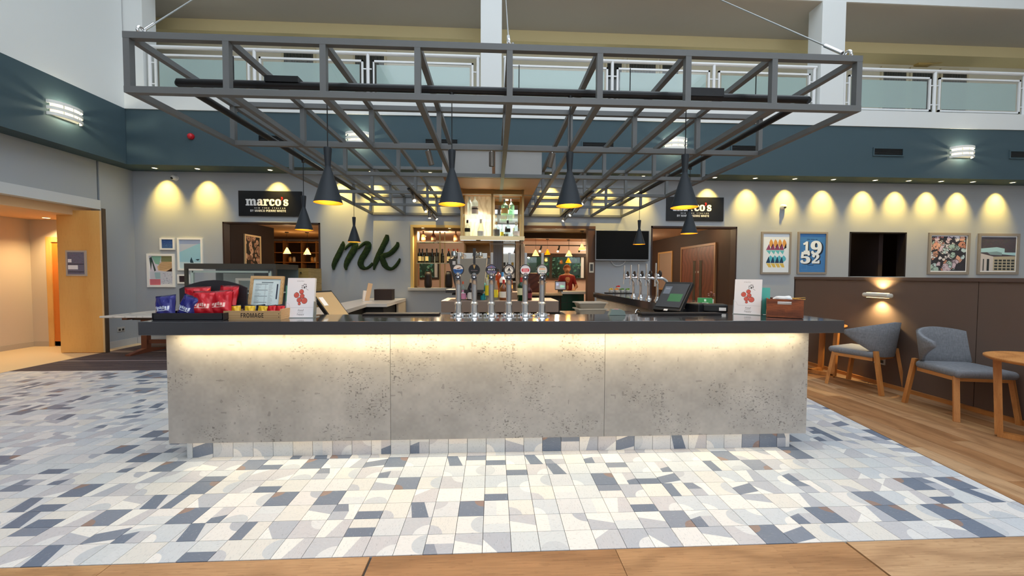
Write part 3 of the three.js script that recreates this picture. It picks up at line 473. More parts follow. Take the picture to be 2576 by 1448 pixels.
const doodleTex = canvasTex(330, 330, (c, w, h) => {
  c.fillStyle = '#2a2732'; c.fillRect(0, 0, w, h); const cols = ['#d8d3da', '#b9cfd6', '#c9b6c6', '#dba58e', '#9fb9b4', '#e7e1e0', '#c98a72'];
  for (let i = 0; i < 70; i++) { c.fillStyle = pick(cols); c.strokeStyle = '#1a1720'; c.lineWidth = 3; c.beginPath(); const x = rr(0, w), y = rr(0, h), n = 5 + Math.floor(rng() * 4), r = rr(12, 44); for (let k = 0; k < n; k++) { const a = k / n * 6.28, q = r * rr(0.6, 1.2); c.lineTo(x + q * Math.cos(a), y + q * Math.sin(a)); } c.closePath(); c.fill(); c.stroke(); }
  for (let i = 0; i < 160; i++) { c.strokeStyle = '#1c1a22'; c.lineWidth = rr(1.5, 4); c.beginPath(); const x = rr(0, w), y = rr(0, h); c.moveTo(x, y); c.bezierCurveTo(x + rr(-30, 30), y + rr(-30, 30), x + rr(-30, 30), y + rr(-30, 30), x + rr(-25, 25), y + rr(-25, 25)); c.stroke(); }
  for (let i = 0; i < 14; i++) { c.strokeStyle = pick(['#d98a78', '#cfd6d8']); c.lineWidth = 3; c.beginPath(); c.arc(rr(5, 120), rr(5, 90), rr(4, 9), 0, 7); c.stroke(); }
});
const buildTex = canvasTex(330, 330, (c, w, h) => {
  c.fillStyle = '#4a434c'; c.fillRect(0, 0, w, h); for (let i = 0; i < 400; i++) { c.fillStyle = `rgba(${rr(60, 110)},${rr(55, 95)},${rr(60, 100)},0.3)`; c.fillRect(rr(0, w), rr(0, 130), rr(4, 16), rr(4, 12)); }
  poly(c, '#a9d2dc', [[0, 112], [150, 98], [225, 112], [225, 150], [330, 150], [330, 180], [200, 168], [150, 146], [0, 150]]); poly(c, '#7f99a0', [[60, 150], [150, 140], [200, 152], [200, 178], [90, 172]]); poly(c, '#c9c1c0', [[0, 160], [120, 190], [120, 330], [0, 330]]); poly(c, '#b7ac94', [[120, 192], [330, 186], [330, 330], [120, 330]]);
  c.fillStyle = '#20272a'; for (let r = 0; r < 4; r++) for (let k = 0; k < 5; k++) c.fillRect(132 + k * 40, 220 + r * 28, 30, 18); c.fillRect(22, 214, 10, 116); c.fillRect(60, 214, 22, 116);
});
framed('poster', 'white poster of orange and teal geometric leaf shapes', 6.305, 1.966, 0.69, 0.94, 0.04, taupe, geoTex, 0.0, 'posters on the right wall'); framed('poster', 'blue poster with bold white number 1952', 7.152, 1.972, 0.69, 0.94, 0.04, taupe, yearTex, 0.0, 'posters on the right wall');
framed('poster', 'framed dense doodle print right of the dark hatch', 10.4, 1.98, 1.0, 0.945, 0.055, taupe, doodleTex, 0.025, 'posters on the right wall'); framed('poster', 'framed print of a pale modern building', 11.61, 1.98, 1.01, 0.935, 0.055, taupe, buildTex, 0.025, 'posters on the right wall');
const artA = canvasTex(128, 110, (c, w, h) => { c.fillStyle = '#34588f'; c.fillRect(0, 0, w, h); for (let i = 0; i < 140; i++) { c.fillStyle = `rgba(${rr(90, 150)},${rr(140, 180)},220,0.5)`; c.fillRect(rr(10, 110), rr(10, 90), 4, 3); } });
const artB = canvasTex(220, 300, (c, w, h) => { c.fillStyle = '#93c2d8'; c.fillRect(0, 0, w, h); poly(c, '#b3bdd2', [[0, 0], [220, 0], [220, 30], [0, 130]]); c.fillStyle = '#b9d2de'; c.fillRect(0, 230, w, 70); poly(c, '#183a4c', [[104, 218], [120, 180], [130, 210], [142, 240], [108, 238]]); poly(c, '#183a4c', [[160, 205], [180, 200], [205, 200], [186, 218]]); });
const artC = canvasTex(240, 300, (c, w, h) => { c.fillStyle = '#c9ccd8'; c.fillRect(0, 0, w, h); c.fillStyle = '#d8d2e0'; c.fillRect(0, 0, w, 160); poly(c, '#8fc0a6', [[20, 0], [125, 0], [100, 90], [60, 80]]); poly(c, '#8a8a5c', [[125, 0], [240, 0], [240, 60], [120, 60]]); poly(c, '#d9b48c', [[80, 110], [130, 60], [240, 60], [240, 120], [170, 160], [90, 150]]); for (let i = 0; i < 9; i++) { c.strokeStyle = '#9c7c50'; c.lineWidth = 3; c.beginPath(); c.moveTo(100, 70 + i * 9); c.quadraticCurveTo(160, 60 + i * 10, 236, 74 + i * 6); c.stroke(); } poly(c, '#33463f', [[0, 20], [24, 10], [66, 150], [50, 160], [26, 60], [14, 150]]); poly(c, '#3b2620', [[170, 160], [240, 120], [240, 160]]); poly(c, '#cf6f7c', [[0, 240], [110, 240], [110, 300], [0, 300]]); poly(c, '#9fbac2', [[50, 170], [110, 170], [110, 236], [60, 236]]); for (let i = 0; i < 40; i++) { c.fillStyle = pick(['#4d4a66', '#6a88a0', '#8c6da0']); c.fillRect(rr(120, 235), rr(165, 295), rr(3, 12), 3); } });
framed('picture_frame', 'small blue picture in a white frame, highest of the left group', -6.738, 2.065, 0.29, 0.245, 0.032, whiteFr, artA, 0, 'white framed pictures on the left'); framed('picture_frame', 'tall white framed picture of two dark birds on pale blue', -6.288, 1.855, 0.5, 0.672, 0.035, whiteFr, artB, 0, 'white framed pictures on the left');
framed('picture_frame', 'white framed colourful food collage, lowest left of the group', -6.878, 1.514, 0.55, 0.69, 0.045, whiteFr, artC, 0, 'white framed pictures on the left'); framed('picture_frame', 'small white framed dark picture partly behind the display cabinet', -6.43, 1.34, 0.24, 0.19, 0.03, whiteFr, canvasTex(32, 32, (c) => { c.fillStyle = '#33242c'; c.fillRect(0, 0, 32, 32); }), 0, 'white framed pictures on the left');
// dark reveals round the doorways, niche and hatch
struct('door_frame_left', [bnd(-5.63, -5.6, 0, 2.53, -8.28, -8.47), bnd(-3.68, -3.65, 0, 2.53, -8.28, -8.47), bnd(-5.63, -3.65, 2.5, 2.53, -8.28, -8.47)], mat('#2e1a16', 0.6), 'dark lining of the left doorway', 'frame');
struct('door_frame_right', [bnd(3.46, 3.49, 0, 2.54, -8.28, -8.47), bnd(5.37, 5.4, 0, 2.54, -8.28, -8.47), bnd(3.46, 5.4, 2.5, 2.54, -8.28, -8.47)], mat('#2e1a16', 0.6), 'dark lining of the right doorway', 'frame');
struct('trim_pass', [bnd(0.6, 0.63, 0, 2.52, -8.28, -8.47), bnd(2.06, 2.22, 0, 2.52, -8.29, -8.47), bnd(0.6, 2.22, 2.46, 2.52, -8.28, -8.47)], mat('#5c3a20', 0.5), 'brown lining of the middle opening', 'trim');
struct('trim_hatch', [bnd(8.03, 8.06, 1.45, 2.454, -8.29, -8.47), bnd(9.35, 9.38, 1.45, 2.454, -8.29, -8.47), bnd(8.03, 9.38, 2.43, 2.454, -8.29, -8.47)], mat('#1a1010', 0.6), 'dark edge of the wall hatch', 'trim');
// ================================================================ bottles
const bodyG = (r, hb, hs, rn, hn) => lathe([[0.001, 0], [r, 0.002], [r, hb], [r * 0.85, hb + hs * 0.35], [rn * 1.2, hb + hs], [rn, hb + hs + 0.01], [rn, hb + hs + hn], [0.001, hb + hs + hn]], 18);
const clearG = mat('#e8f0ee', 0.06, 0, { transmission: 0.9, thickness: 0 });
const bProto = new Map();
function bottle(label, pos, o, group) {                                 // o: r, hb, hs, rn, hn, glass, lab, cap, ly, lh
  const key = JSON.stringify({ ...o, glass: o.glass.uuid, lab: o.lab, cap: o.cap });
  const t = thing('bottle', label, 'bottle', pos, 0, group);
  if (!bProto.has(key)) { const top = o.hb + o.hs + o.hn; bProto.set(key, { b: bodyG(o.r, o.hb, o.hs, o.rn, o.hn), l: o.lab && cyl(o.r * 1.012, o.r * 1.012, o.lh ?? o.hb * 0.5, 0, o.ly ?? o.hb * 0.5, 0, 20, true), l2: o.lab2 && cyl(o.r * 1.014, o.r * 1.014, o.hb * 0.12, 0, (o.ly ?? o.hb * 0.5) + (o.lh ?? o.hb * 0.5) * 0.2, 0, 20, true), c: o.cap && cyl(o.rn * 1.18, o.rn * 1.18, o.ch ?? 0.035, 0, top - (o.ch ?? 0.035) * 0.3, 0, 14) }); }
  const g = bProto.get(key);
  part(t, 'glass_body', g.b, o.glass); if (g.l) part(t, 'bottle_label', g.l, mat(o.lab, 0.7)); if (g.l2) part(t, 'label_band', g.l2, mat(o.lab2, 0.6)); if (g.c) part(t, 'cap', g.c, mat(o.cap, 0.4));
  return t;
}
const spirit = { r: 0.042, hb: 0.15, hs: 0.04, rn: 0.014, hn: 0.05 }, wine = { r: 0.037, hb: 0.18, hs: 0.05, rn: 0.014, hn: 0.07, ch: 0.05 };
// ================================================================ bottle display cabinet over the back bar
{
  const d0 = 5.75, d1 = 6.25, x0 = -0.49, x1 = 0.455, t = thing('bottle_display_cabinet', 'open brass framed bottle cabinet hanging over the back bar', 'cabinet', [0, 0, 0]);
  [x0, -0.035, x1 - 0.03].forEach((x) => part(t, 'upright', bnd(x, x + 0.03, 2.03, 2.72, -d0, -d0 - 0.03), M.bronze)); [x0, x1 - 0.03].forEach((x) => part(t, 'upright', bnd(x, x + 0.03, 2.03, 2.72, -d1 + 0.03, -d1), M.bronze));
  part(t, 'top_rail', bnd(x0, x1, 2.66, 2.719, -d0 - 0.031, -d0 - 0.06), M.bronze); part(t, 'base_shelf', bnd(x0 - 0.01, x1 + 0.01, 1.97, 2.03, -d0 + 0.005, -d1), mat('#cbb48a', 0.25, 0.8)); part(t, 'mirror_underside', bnd(x0, x1, 1.962, 1.969, -d0, -d1), M.mirror);
  part(t, 'glass_shelf', bnd(x0 + 0.005, x1 - 0.005, 2.345, 2.355, -d0 - 0.032, -d1 + 0.03), mat('#f2f8f6', 0.02, 0, { transmission: 0.95, thickness: 0 }));
  part(t, 'back_panel', uvm(bnd(x0, 0.02, 2.03, 2.719, -d1, -d1 - 0.02), 1.5, 0, 0, true), M.greyWood); part(t, 'back_mirror', bnd(0.022, x1, 2.03, 2.719, -d1, -d1 - 0.02), M.mirror);
  [-0.27, 0.22].forEach((x) => { part(t, 'cabinet_downlight', cyl(0.03, 0.03, 0.01, x, 2.713, -6.0, 18), glow('#fff4dc', 6)); const l = new THREE.SpotLight(new THREE.Color().setRGB(1, 0.9, 0.72), 12, 0, 0.95, 0.6, 2); l.name = 'cabinet_downlight_beam'; l.position.set(x, 2.7, -6.0); l.target.position.set(x, 2, -6.0); l.castShadow = true; scene.add(l, l.target); });
  const G = 'bottles in the hanging cabinet', pl = (x, z, sh, l, o) => bottle(l, [x, sh ? 2.3555 : 2.0305, z], { glass: clearG, ...spirit, ...o }, G);
  pl(-0.37, -5.95, 1, 'slim clear bottle at the left of the glass shelf', { r: 0.03, hb: 0.2, hs: 0.03, lab: null }); pl(-0.285, -5.92, 1, 'broad clear bottle with dark and pink label on the glass shelf', { r: 0.05, hb: 0.2, lab: '#cdbcb4', ly: 0.08, lh: 0.11, lab2: '#4a3f3a' }); pl(0.17, -5.95, 1, 'squat greenish bottle with gold label on the glass shelf', { r: 0.052, hb: 0.16, glass: mat('#c4dccb', 0.06, 0, { transmission: 0.85, thickness: 0 }), lab: '#b08a52', cap: '#5b6068', lh: 0.08 }); pl(0.28, -5.97, 1, 'pale green bottle at the right of the glass shelf', { glass: mat('#cbe6d4', 0.06, 0, { transmission: 0.88, thickness: 0 }), cap: '#b9877c', hb: 0.17 });
  pl(-0.395, -5.86, 0, 'square gin bottle with black diamond label, left end of lower shelf', { cap: '#2b2422', lab: '#20180f', ly: 0.1, lh: 0.05, ch: 0.045 }); pl(-0.19, -5.86, 0, 'conical clear bottle with white label and blue foot on lower shelf', { r: 0.055, hb: 0.08, hs: 0.12, rn: 0.016, lab: '#e4e4ea', ly: 0.045, lh: 0.07, cap: '#ece8de', ch: 0.06 }); pl(0.045, -5.86, 0, 'bottle with grey arched label just right of the middle upright', { r: 0.05, hb: 0.13, lab: '#6a6a70', lh: 0.09, cap: '#c8a77c', ch: 0.04 }); pl(0.13, -5.95, 0, 'small bottle with yellow label between two gin bottles', { r: 0.026, hb: 0.11, lab: '#d8c23a' }); pl(0.215, -5.86, 0, 'square gin bottle with black diamond label right of the middle upright', { cap: '#2b2422', lab: '#20180f', ly: 0.1, lh: 0.05, ch: 0.045 }); pl(0.345, -5.87, 0, 'clear bottle with lilac white label at the right end of lower shelf', { r: 0.052, hb: 0.1, hs: 0.07, lab: '#e2dfea', lh: 0.07, cap: '#ddd8c8', ch: 0.05 });
}
// ================================================================ back bar island
{
  const t = thing('back_bar', 'brown island counter behind the beer taps', 'counter');
  part(t, 'worktop', rbx(1.52, 0.15, 0.68, 0.006, 0.09, 1.0415, -5.28), mat('#8a7669', 0.4)); part(t, 'body', bnd(-0.56, 0.76, 0, 0.967, -5.08, -5.55), M.dark);
  single('bottle_step', 'low brown step for the rear bottles on the back bar', 'step', bnd(-0.36, 0.5, 1.1168, 1.2145, -5.2, -5.6), mat('#7d6a5c', 0.5)); 
  const c = thing('bar_column', 'panelled column with corrugated strip between the back bar and the cabinet', 'column');
  part(c, 'corrugated_strip', Array.from({ length: 9 }, (_, i) => cyl(0.009, 0.009, 0.9, 0.005 + i * 0.0165, 1.51, -6.44, 8)), mat('#7d828c', 0.4, 0.5)); part(c, 'core', bnd(-0.03, 0.5, 0, 1.961, -6.46, -6.9), mat('#8a7a68', 0.6));
  part(c, 'mirror_panel', bnd(0.165, 0.36, 1.35, 1.961, -6.452, -6.459), M.mirror); part(c, 'wood_panel', uvm(bnd(0.37, 0.43, 0, 1.961, -6.3, -6.459), 2, 0, 0, true), M.greyWood); part(c, 'wood_panel', uvm(bnd(0.445, 0.51, 0, 1.961, -6.26, -6.459), 2, 0.4, 0, true), M.greyWood); part(c, 'wood_panel', uvm(bnd(-0.055, -0.005, 0, 1.961, -6.4, -6.459), 2, 0.7, 0, true), M.greyWood);
  part(c, 'ledge', bnd(0.16, 0.37, 1.325, 1.35, -6.33, -6.459), mat('#d8d0bd', 0.5));
  const sh = thing('wooden_shelf_box', 'brown open shelf box under the left of the bottle cabinet', 'shelf', [0, 0, 0]); part(sh, 'panel', [bnd(-0.45, -0.06, 1.93, 1.96, -5.8, -6.3), bnd(-0.45, -0.06, 1.72, 1.745, -5.9, -6.3), bnd(-0.45, -0.43, 1.745, 1.93, -5.9, -6.3), bnd(-0.45, -0.06, 1.745, 1.93, -6.28, -6.3)], mat('#94703e', 0.5));
  const G = 'bottles on the back bar', pl = (x, z, y, l, o) => bottle(l, [x * 0.8, y, z * 0.8], { glass: clearG, ...spirit, ...o }, G), T = 1.117, S = 1.215;
  pl(-0.5, -6.35, T, 'gin bottle with pink floral label behind the first tap', { lab: '#d58aa8', lh: 0.12, cap: '#e2603a', lab2: '#f0e8e8' }); pl(-0.575, -6.42, T, 'bottle with black and white label beside the floral gin bottle', { lab: '#27302c', hb: 0.12, r: 0.033 });
  pl(-0.37, -6.35, T, 'black bottle with square white label and pink neck', { glass: mat('#241c20', 0.15), r: 0.05, hb: 0.13, hs: 0.09, rn: 0.018, lab: '#e3d9d0', lh: 0.09, ly: 0.06, cap: '#d8b48c', ch: 0.05 }); pl(-0.345, -6.62, S, 'clear bottle with cork stopper behind the black one', { r: 0.05, hb: 0.16, cap: '#d9b98c', ch: 0.05, lab: '#d8a8b4', lh: 0.06 });
  pl(-0.17, -6.4, T, 'turquoise bottle between the second and third tap', { glass: mat('#36b6c2', 0.12, 0, { transmission: 0.3, thickness: 0 }), r: 0.038, hb: 0.2, cap: '#2e8a4a', ch: 0.05, lab: '#e8e2d4', lh: 0.03 }); pl(-0.2, -6.63, S, 'green bottle standing on the step behind', { glass: mat('#1f6b34', 0.1, 0, { transmission: 0.4, thickness: 0 }), lab: '#dfe6d8', hb: 0.16 });
  pl(-0.075, -6.33, T, 'tall rum bottle with yellow label and yellow cap', { r: 0.05, hb: 0.22, lab: '#f0d62a', lh: 0.13, ly: 0.13, cap: '#e8cc20', ch: 0.06, hs: 0.05 }); pl(-0.09, -6.64, S, 'tall clear bottle with pale label behind the yellow one', { r: 0.045, hb: 0.24, lab: '#e6e4dc', lh: 0.16 });
  pl(0.04, -6.38, T, 'slim bottle with yellow lower label', { r: 0.03, hb: 0.17, lab: '#e6d030', lh: 0.1 }); pl(0.085, -6.64, S, 'amber bottle with orange glow on the step', { glass: mat('#c8541a', 0.1, 0, { transmission: 0.5, thickness: 0 }), hb: 0.22, lab: null, cap: '#3b2a20' }); pl(0.155, -6.62, S, 'white bottle with dark label and blue cap', { glass: mat('#ece9e4', 0.3), r: 0.046, hb: 0.17, lab: '#3a3434', lh: 0.09, cap: '#3f8fd0', ch: 0.07 });
  pl(0.17, -6.35, T, 'whisky bottle with white label and red stopper', { glass: mat('#b06a32', 0.08, 0, { transmission: 0.6, thickness: 0 }), r: 0.055, hb: 0.15, hs: 0.06, lab: '#e8dfd0', lh: 0.08, cap: '#c02a24', ch: 0.05 }); pl(0.28, -6.6, S, 'dark amber bottle right of the white one', { glass: mat('#7a3a1c', 0.1, 0, { transmission: 0.4, thickness: 0 }), lab: '#d8a048', lh: 0.05 });
  pl(0.455, -6.22, T, 'green whiskey bottle with cream label and red cap', { glass: mat('#12401f', 0.08, 0, { transmission: 0.35, thickness: 0 }), r: 0.052, hb: 0.19, hs: 0.05, lab: '#eadfae', lh: 0.09, ly: 0.12, cap: '#d02a22', ch: 0.06 }); pl(0.585, -6.3, T, 'dark red bottle beside the green whiskey bottle', { glass: mat('#3c0f14', 0.15), lab: '#7a2630', hb: 0.13 });
  [0.185, 0.25, 0.32].forEach((x, i) => bottle(['left', 'middle', 'right'][i] + ' wine bottle with white label standing on the mirror ledge', [x, 1.3505, -6.39], { glass: mat('#14120f', 0.1), ...wine, lab: '#e6e2da', lh: 0.1, ly: 0.1, cap: i === 2 ? '#c8a040' : '#1a1a1c' }, 'wine bottles on the mirror ledge'));
}
// coffee machine and jugs
{
  const t = thing('coffee_machine', 'grey coffee machine with flared sides left of the back bar', 'coffee machine', [-0.328, 1.254, -5.216]); t.scale.setScalar(0.8);
  part(t, 'body', ext(shp([[-0.2, 0], [0.25, 0], [0.3, 0.52], [-0.32, 0.5]]), 0.36, 0.004).translate(0, 0, -0.18), mat('#9a8f7f', 0.45, 0.2)); part(t, 'side_panel', ext(shp([[-0.205, 0], [-0.15, 0], [-0.2, 0.505], [-0.325, 0.5]]), 0.38, 0.003).translate(0, 0, -0.19), mat('#3d332b', 0.5)); part(t, 'sticker', plane(0.05, 0.06, -0.235, 0.44, 0.195), mat('#e8d9cd', 0.7)); part(t, 'rear_hood', box(0.4, 0.1, 0.06, 0.1, 0.57, -0.12), M.steel);
  const s = thing('machine_shelf', 'dark stepped stand under the coffee machine', 'stand', [-0.328, 0.29, -5.216]); s.scale.setScalar(0.8); part(s, 'plate', rbx(0.62, 0.05, 0.44, 0.004, -0.06, 1.18, 0), mat('#332c29', 0.5)); part(s, 'lower_plate', box(0.5, 0.03, 0.36, -0.02, 1.13, 0), M.dark); part(s, 'leg', [cyl(0.03, 0.03, 0.09, -0.15, 1.075, 0), cyl(0.03, 0.03, 0.09, 0.12, 1.075, 0)], M.dark);
  [[-0.66, 0.055, 0.13], [-0.56, 0.045, 0.11], [-0.31, 0.04, 0.11], [-0.22, 0.036, 0.1]].forEach(([x, r, h], i) => { const j = thing('steel_jug', ['large steel milk jug at the left end of the coffee machine', 'steel milk jug beside the large one', 'slim steel cup near the middle of the coffee machine', 'smallest steel cup on the coffee machine'][i], 'jug', [x * 0.8, 1.6625 + (x + 0.66) * 0.03, -5.19], 0, 'jugs on the coffee machine'); j.scale.setScalar(0.8); part(j, 'vessel', lathe([[0.001, 0], [r, 0], [r * 1.05, h * 0.5], [r * 0.85, h], [r * 0.8, h], [r * 1.0, h * 0.5], [r * 0.9, 0.005]], 20), M.steel); if (i < 2) part(j, 'handle', tor(h * 0.3, 0.006, r, h * 0.55, 0, 0, 0), M.steel); });
}
// ================================================================ wall niche with bottles
{
  struct('trim_niche', [bnd(-1.77, -1.72, 1.17, 2.51, -8.29, -8.47), bnd(-0.35, -0.3, 1.17, 2.51, -8.29, -8.47), bnd(-1.72, -0.35, 2.46, 2.51, -8.29, -8.47)], mat('#cdb070', 0.6), 'cream lined frame of the bottle niche', 'trim');
  struct('trim_niche_inner', [bnd(-1.72, -1.67, 1.17, 2.46, -8.42, -8.47), bnd(-1.67, -0.35, 2.4, 2.46, -8.42, -8.47)], mat('#7d5f35', 0.5), 'brown inner frame of the bottle niche', 'trim');
  struct('window_sill', rbx(1.56, 0.06, 0.26, 0.004, -1.04, 1.14, -8.36), mat('#b9b4ac', 0.6), 'pale sill under the bottle niche', 'sill');
  const t = thing('niche_shelving', 'two mirrored glass shelves in the wall niche', 'shelves', [0, 0, 0]);
  [2.15, 1.69].forEach((y) => part(t, 'glass_shelf', bnd(-1.67, -0.36, y, y + 0.02, -8.42, -8.66), mat('#d9d8cc', 0.05, 0, { transmission: 0.7, thickness: 0 }))); part(t, 'divider', bnd(-1.19, -1.16, 1.171, 2.4, -8.5, -8.53), M.bronze); part(t, 'divider', bnd(-1.09, -1.07, 1.171, 2.4, -8.58, -8.61), M.bronze); part(t, 'side_support', [bnd(-1.67, -1.65, 1.2, 2.4, -8.43, -8.66), bnd(-0.38, -0.36, 1.2, 2.4, -8.43, -8.66)], M.bronze);
  [[-1.52, 'left'], [-0.95, 'right']].forEach(([x, w]) => { const d = thing('niche_light', `small round downlight at the ${w} of the niche head`, 'downlight', [x, 2.46, -8.36], 0, 'niche downlights'); part(d, 'lamp_face', cyl(0.03, 0.03, 0.008, 0, -0.004, 0, 16), glow('#ffeebc', 4)); part(d, 'trim_ring', tor(0.034, 0.006, 0, -0.003, 0, PI / 2), M.bronze); const l = new THREE.SpotLight(new THREE.Color().setRGB(1, 0.78, 0.42), 4, 0, 1.0, 0.6, 2); l.name = 'niche_light_beam'; l.position.set(x, 2.445, -8.36); l.target.position.set(x, 1, -8.42); l.castShadow = true; scene.add(l, l.target); });
  const amber = mat('#c98a58', 0.08, 0, { transmission: 0.45, thickness: 0 }), dk = mat('#14160f', 0.1), G = 'bottles in the wall niche';
  [-1.54, -1.32, -0.83].forEach((x, i) => bottle(['left', 'middle', 'right'][i] + ' rose gold bottle on the upper niche shelf', [x, 2.1705, -8.53], { ...wine, r: 0.05, hb: 0.13, glass: i === 1 ? mat('#8a4a2c', 0.1, 0, { transmission: 0.35, thickness: 0 }) : amber, cap: '#6b4a2a', lab: '#d8ab84', lh: 0.06 }, G));
  [-1.62, -1.565, -1.46, -1.35, -1.245, -1.13, -0.985, -0.88, -0.79].forEach((x, i) => bottle(`dark wine bottle with cream label, ${['first', 'second', 'third', 'fourth', 'fifth', 'sixth', 'seventh', 'eighth', 'ninth'][i]} from the left on the lower niche shelf`, [x, 1.7105, i % 2 ? -8.56 : -8.5], { ...wine, glass: dk, lab: i > 2 && i < 6 ? '#2a2a24' : '#d9c68c', lh: 0.1, ly: 0.09, cap: i > 5 ? '#b5452c' : '#1c1a18' }, G));
  [[-1.4, 'left'], [-0.96, 'right']].forEach(([x, w]) => { const j = thing('dark_canister', `tall dark brown canister on the ${w} of the niche sill`, 'canister', [x, 1.17, -8.3], 0, 'dark canisters on the niche sill'); part(j, 'body', lathe([[0.001, 0], [0.06, 0.003], [0.078, 0.03], [0.082, 0.1], [0.075, 0.26], [0.06, 0.33], [0.001, 0.335]], 28), mat('#1e100c', 0.5)); part(j, 'lid', cyl(0.052, 0.055, 0.025, 0, 0.345, 0, 24), mat('#37231b', 0.4)); });
}
// ================================================================ rooms behind the openings
function warmBulb(x, y, z, k, col = [1, 0.72, 0.38]) { const l = new THREE.PointLight(new THREE.Color().setRGB(...col), k, 0, 2); l.name = 'room_lamp_light'; l.position.set(x, y, z); l.castShadow = true; l.shadow.radius = 2; scene.add(l); }
function glassPendant(label, x, y, z, k, group, ceil = 2.62, col = '#e9dcb8') {
  const t = thing('glass_pendant', label, 'lamp', [x, y, z], 0, group);
  part(t, 'lamp_shade', lathe([[0.018, 0.17], [0.024, 0.15], [0.05, 0.1], [0.1, 0.005], [0.098, 0.003], [0.048, 0.098], [0.02, 0.148]], 24), mat(col, 0.25, 0, { transmission: 0.5, thickness: 0 }));
  part(t, 'bulb', sph(0.026, 0, 0.07, 0, 1, 1.25, 1), glow('#ffdc96', 9)); part(t, 'cord', rod([0, 0.17, 0], [0, ceil - y - 0.01, 0], 0.004, 6), M.black); part(t, 'ceiling_rose', cyl(0.05, 0.05, 0.02, 0, ceil - y - 0.01, 0, 16), M.black);
  warmBulb(x, y + 0.07, z, k);
}
// left doorway: shelving wall, lamps, picture
glassPendant('left conical glass lamp inside the left doorway', -5.75, 2.02, -11.0, 3.0, 'lamps inside the left doorway'); glassPendant('right conical glass lamp inside the left doorway', -5.2, 2.0, -11.0, 3.0, 'lamps inside the left doorway');
{
  const t = thing('shelving_unit', 'tall dark compartment shelving inside the left doorway', 'shelves', [0, 0, 0]), xs = [-7.5, -6.95, -6.55, -6.0, -5.55, -5.0, -4.5], ys = [1.0, 1.52, 1.82, 2.12, 2.45];
  part(t, 'back_board', bnd(-7.5, -4.5, 0.95, 2.5, -12.6, -12.62), mat('#2a1612', 0.7)); xs.forEach((x) => part(t, 'divider', bnd(x - 0.012, x + 0.012, 0.95, 2.5, -12.3, -12.6), mat('#9a6a3c', 0.5))); ys.forEach((y) => part(t, 'shelf', bnd(-7.5, -4.5, y - 0.012, y + 0.012, -12.302, -12.6), mat('#b07c46', 0.5)));
  part(t, 'base_cupboard', [bnd(-7.5, -4.5, 0, 0.9, -12.1, -12.6)], mat('#6a6a74', 0.6)); part(t, 'worktop', bnd(-7.5, -4.5, 0.9, 0.94, -12.05, -12.62), mat('#b79a78', 0.5));
  const kinds = [['glass_jar', 'glass storage jar', '#d9a45c'], ['white_jar', 'white ceramic jar', '#d8d0c4'], ['copper_pot', 'copper pot', '#b0602c']];
  [[-6.85, 1.532], [-6.72, 1.532], [-6.62, 1.532], [-6.4, 1.832], [-6.28, 1.832], [-5.85, 2.132], [-5.72, 1.832], [-5.62, 1.832], [-5.4, 1.832], [-5.3, 1.532], [-5.2, 1.532], [-5.12, 1.532]].forEach(([x, y], i) => { const [n, l, c] = kinds[i % 3], j = thing(n, `${l} ${['far left on the lower shelf', 'second on the lower shelf', 'third on the lower shelf', 'left on the middle shelf', 'second on the middle shelf', 'alone on the top shelf', 'left of the pair on the middle shelf', 'right of the pair on the middle shelf', 'behind the right glass lamp', 'left of three by the door edge', 'middle of three by the door edge', 'right of three by the door edge'][i]} inside the left doorway`, 'jar', [x, y, -12.42], 0, 'jars on the doorway shelving'); part(j, 'vessel', lathe([[0.001, 0], [0.045, 0.002], [0.05, 0.05], [0.048, 0.12], [0.035, 0.15], [0.001, 0.152]], 16), mat(c, 0.3)); part(j, 'lid', cyl(0.036, 0.036, 0.02, 0, 0.16, 0, 14), mat('#8a6a48', 0.5)); });
  const p = thing('mushroom_picture', 'pale framed picture of mushrooms on the dark inner wall', 'picture', [-5.598, 1.93, -9.2], PI / 2); part(p, 'frame', [bnd(-0.3, 0.3, 0.38, 0.42, 0, 0.03), bnd(-0.3, 0.3, -0.42, -0.38, 0, 0.03), bnd(-0.3, -0.26, -0.38, 0.38, 0, 0.03), bnd(0.26, 0.3, -0.38, 0.38, 0, 0.03)], mat('#d6b98c', 0.5));
  part(p, 'print', plane(0.52, 0.76, 0, 0, 0.012), printM(canvasTex(200, 300, (c, w, h) => { c.fillStyle = '#17100d'; c.fillRect(0, 0, w, h); for (let i = 0; i < 46; i++) { const x = rr(0, w), y = rr(0, h), r = rr(11, 24); c.fillStyle = pick(['#a07a62', '#c29c82', '#7d5a48', '#d2b29a']); c.beginPath(); c.ellipse(x, y, r, r * 1.2, rr(-0.6, 0.6), 0, 7); c.fill(); c.fillStyle = 'rgba(40,22,16,0.6)'; c.beginPath(); c.arc(x, y + r * 0.3, r * 0.3, 0, 7); c.fill(); } })));
}
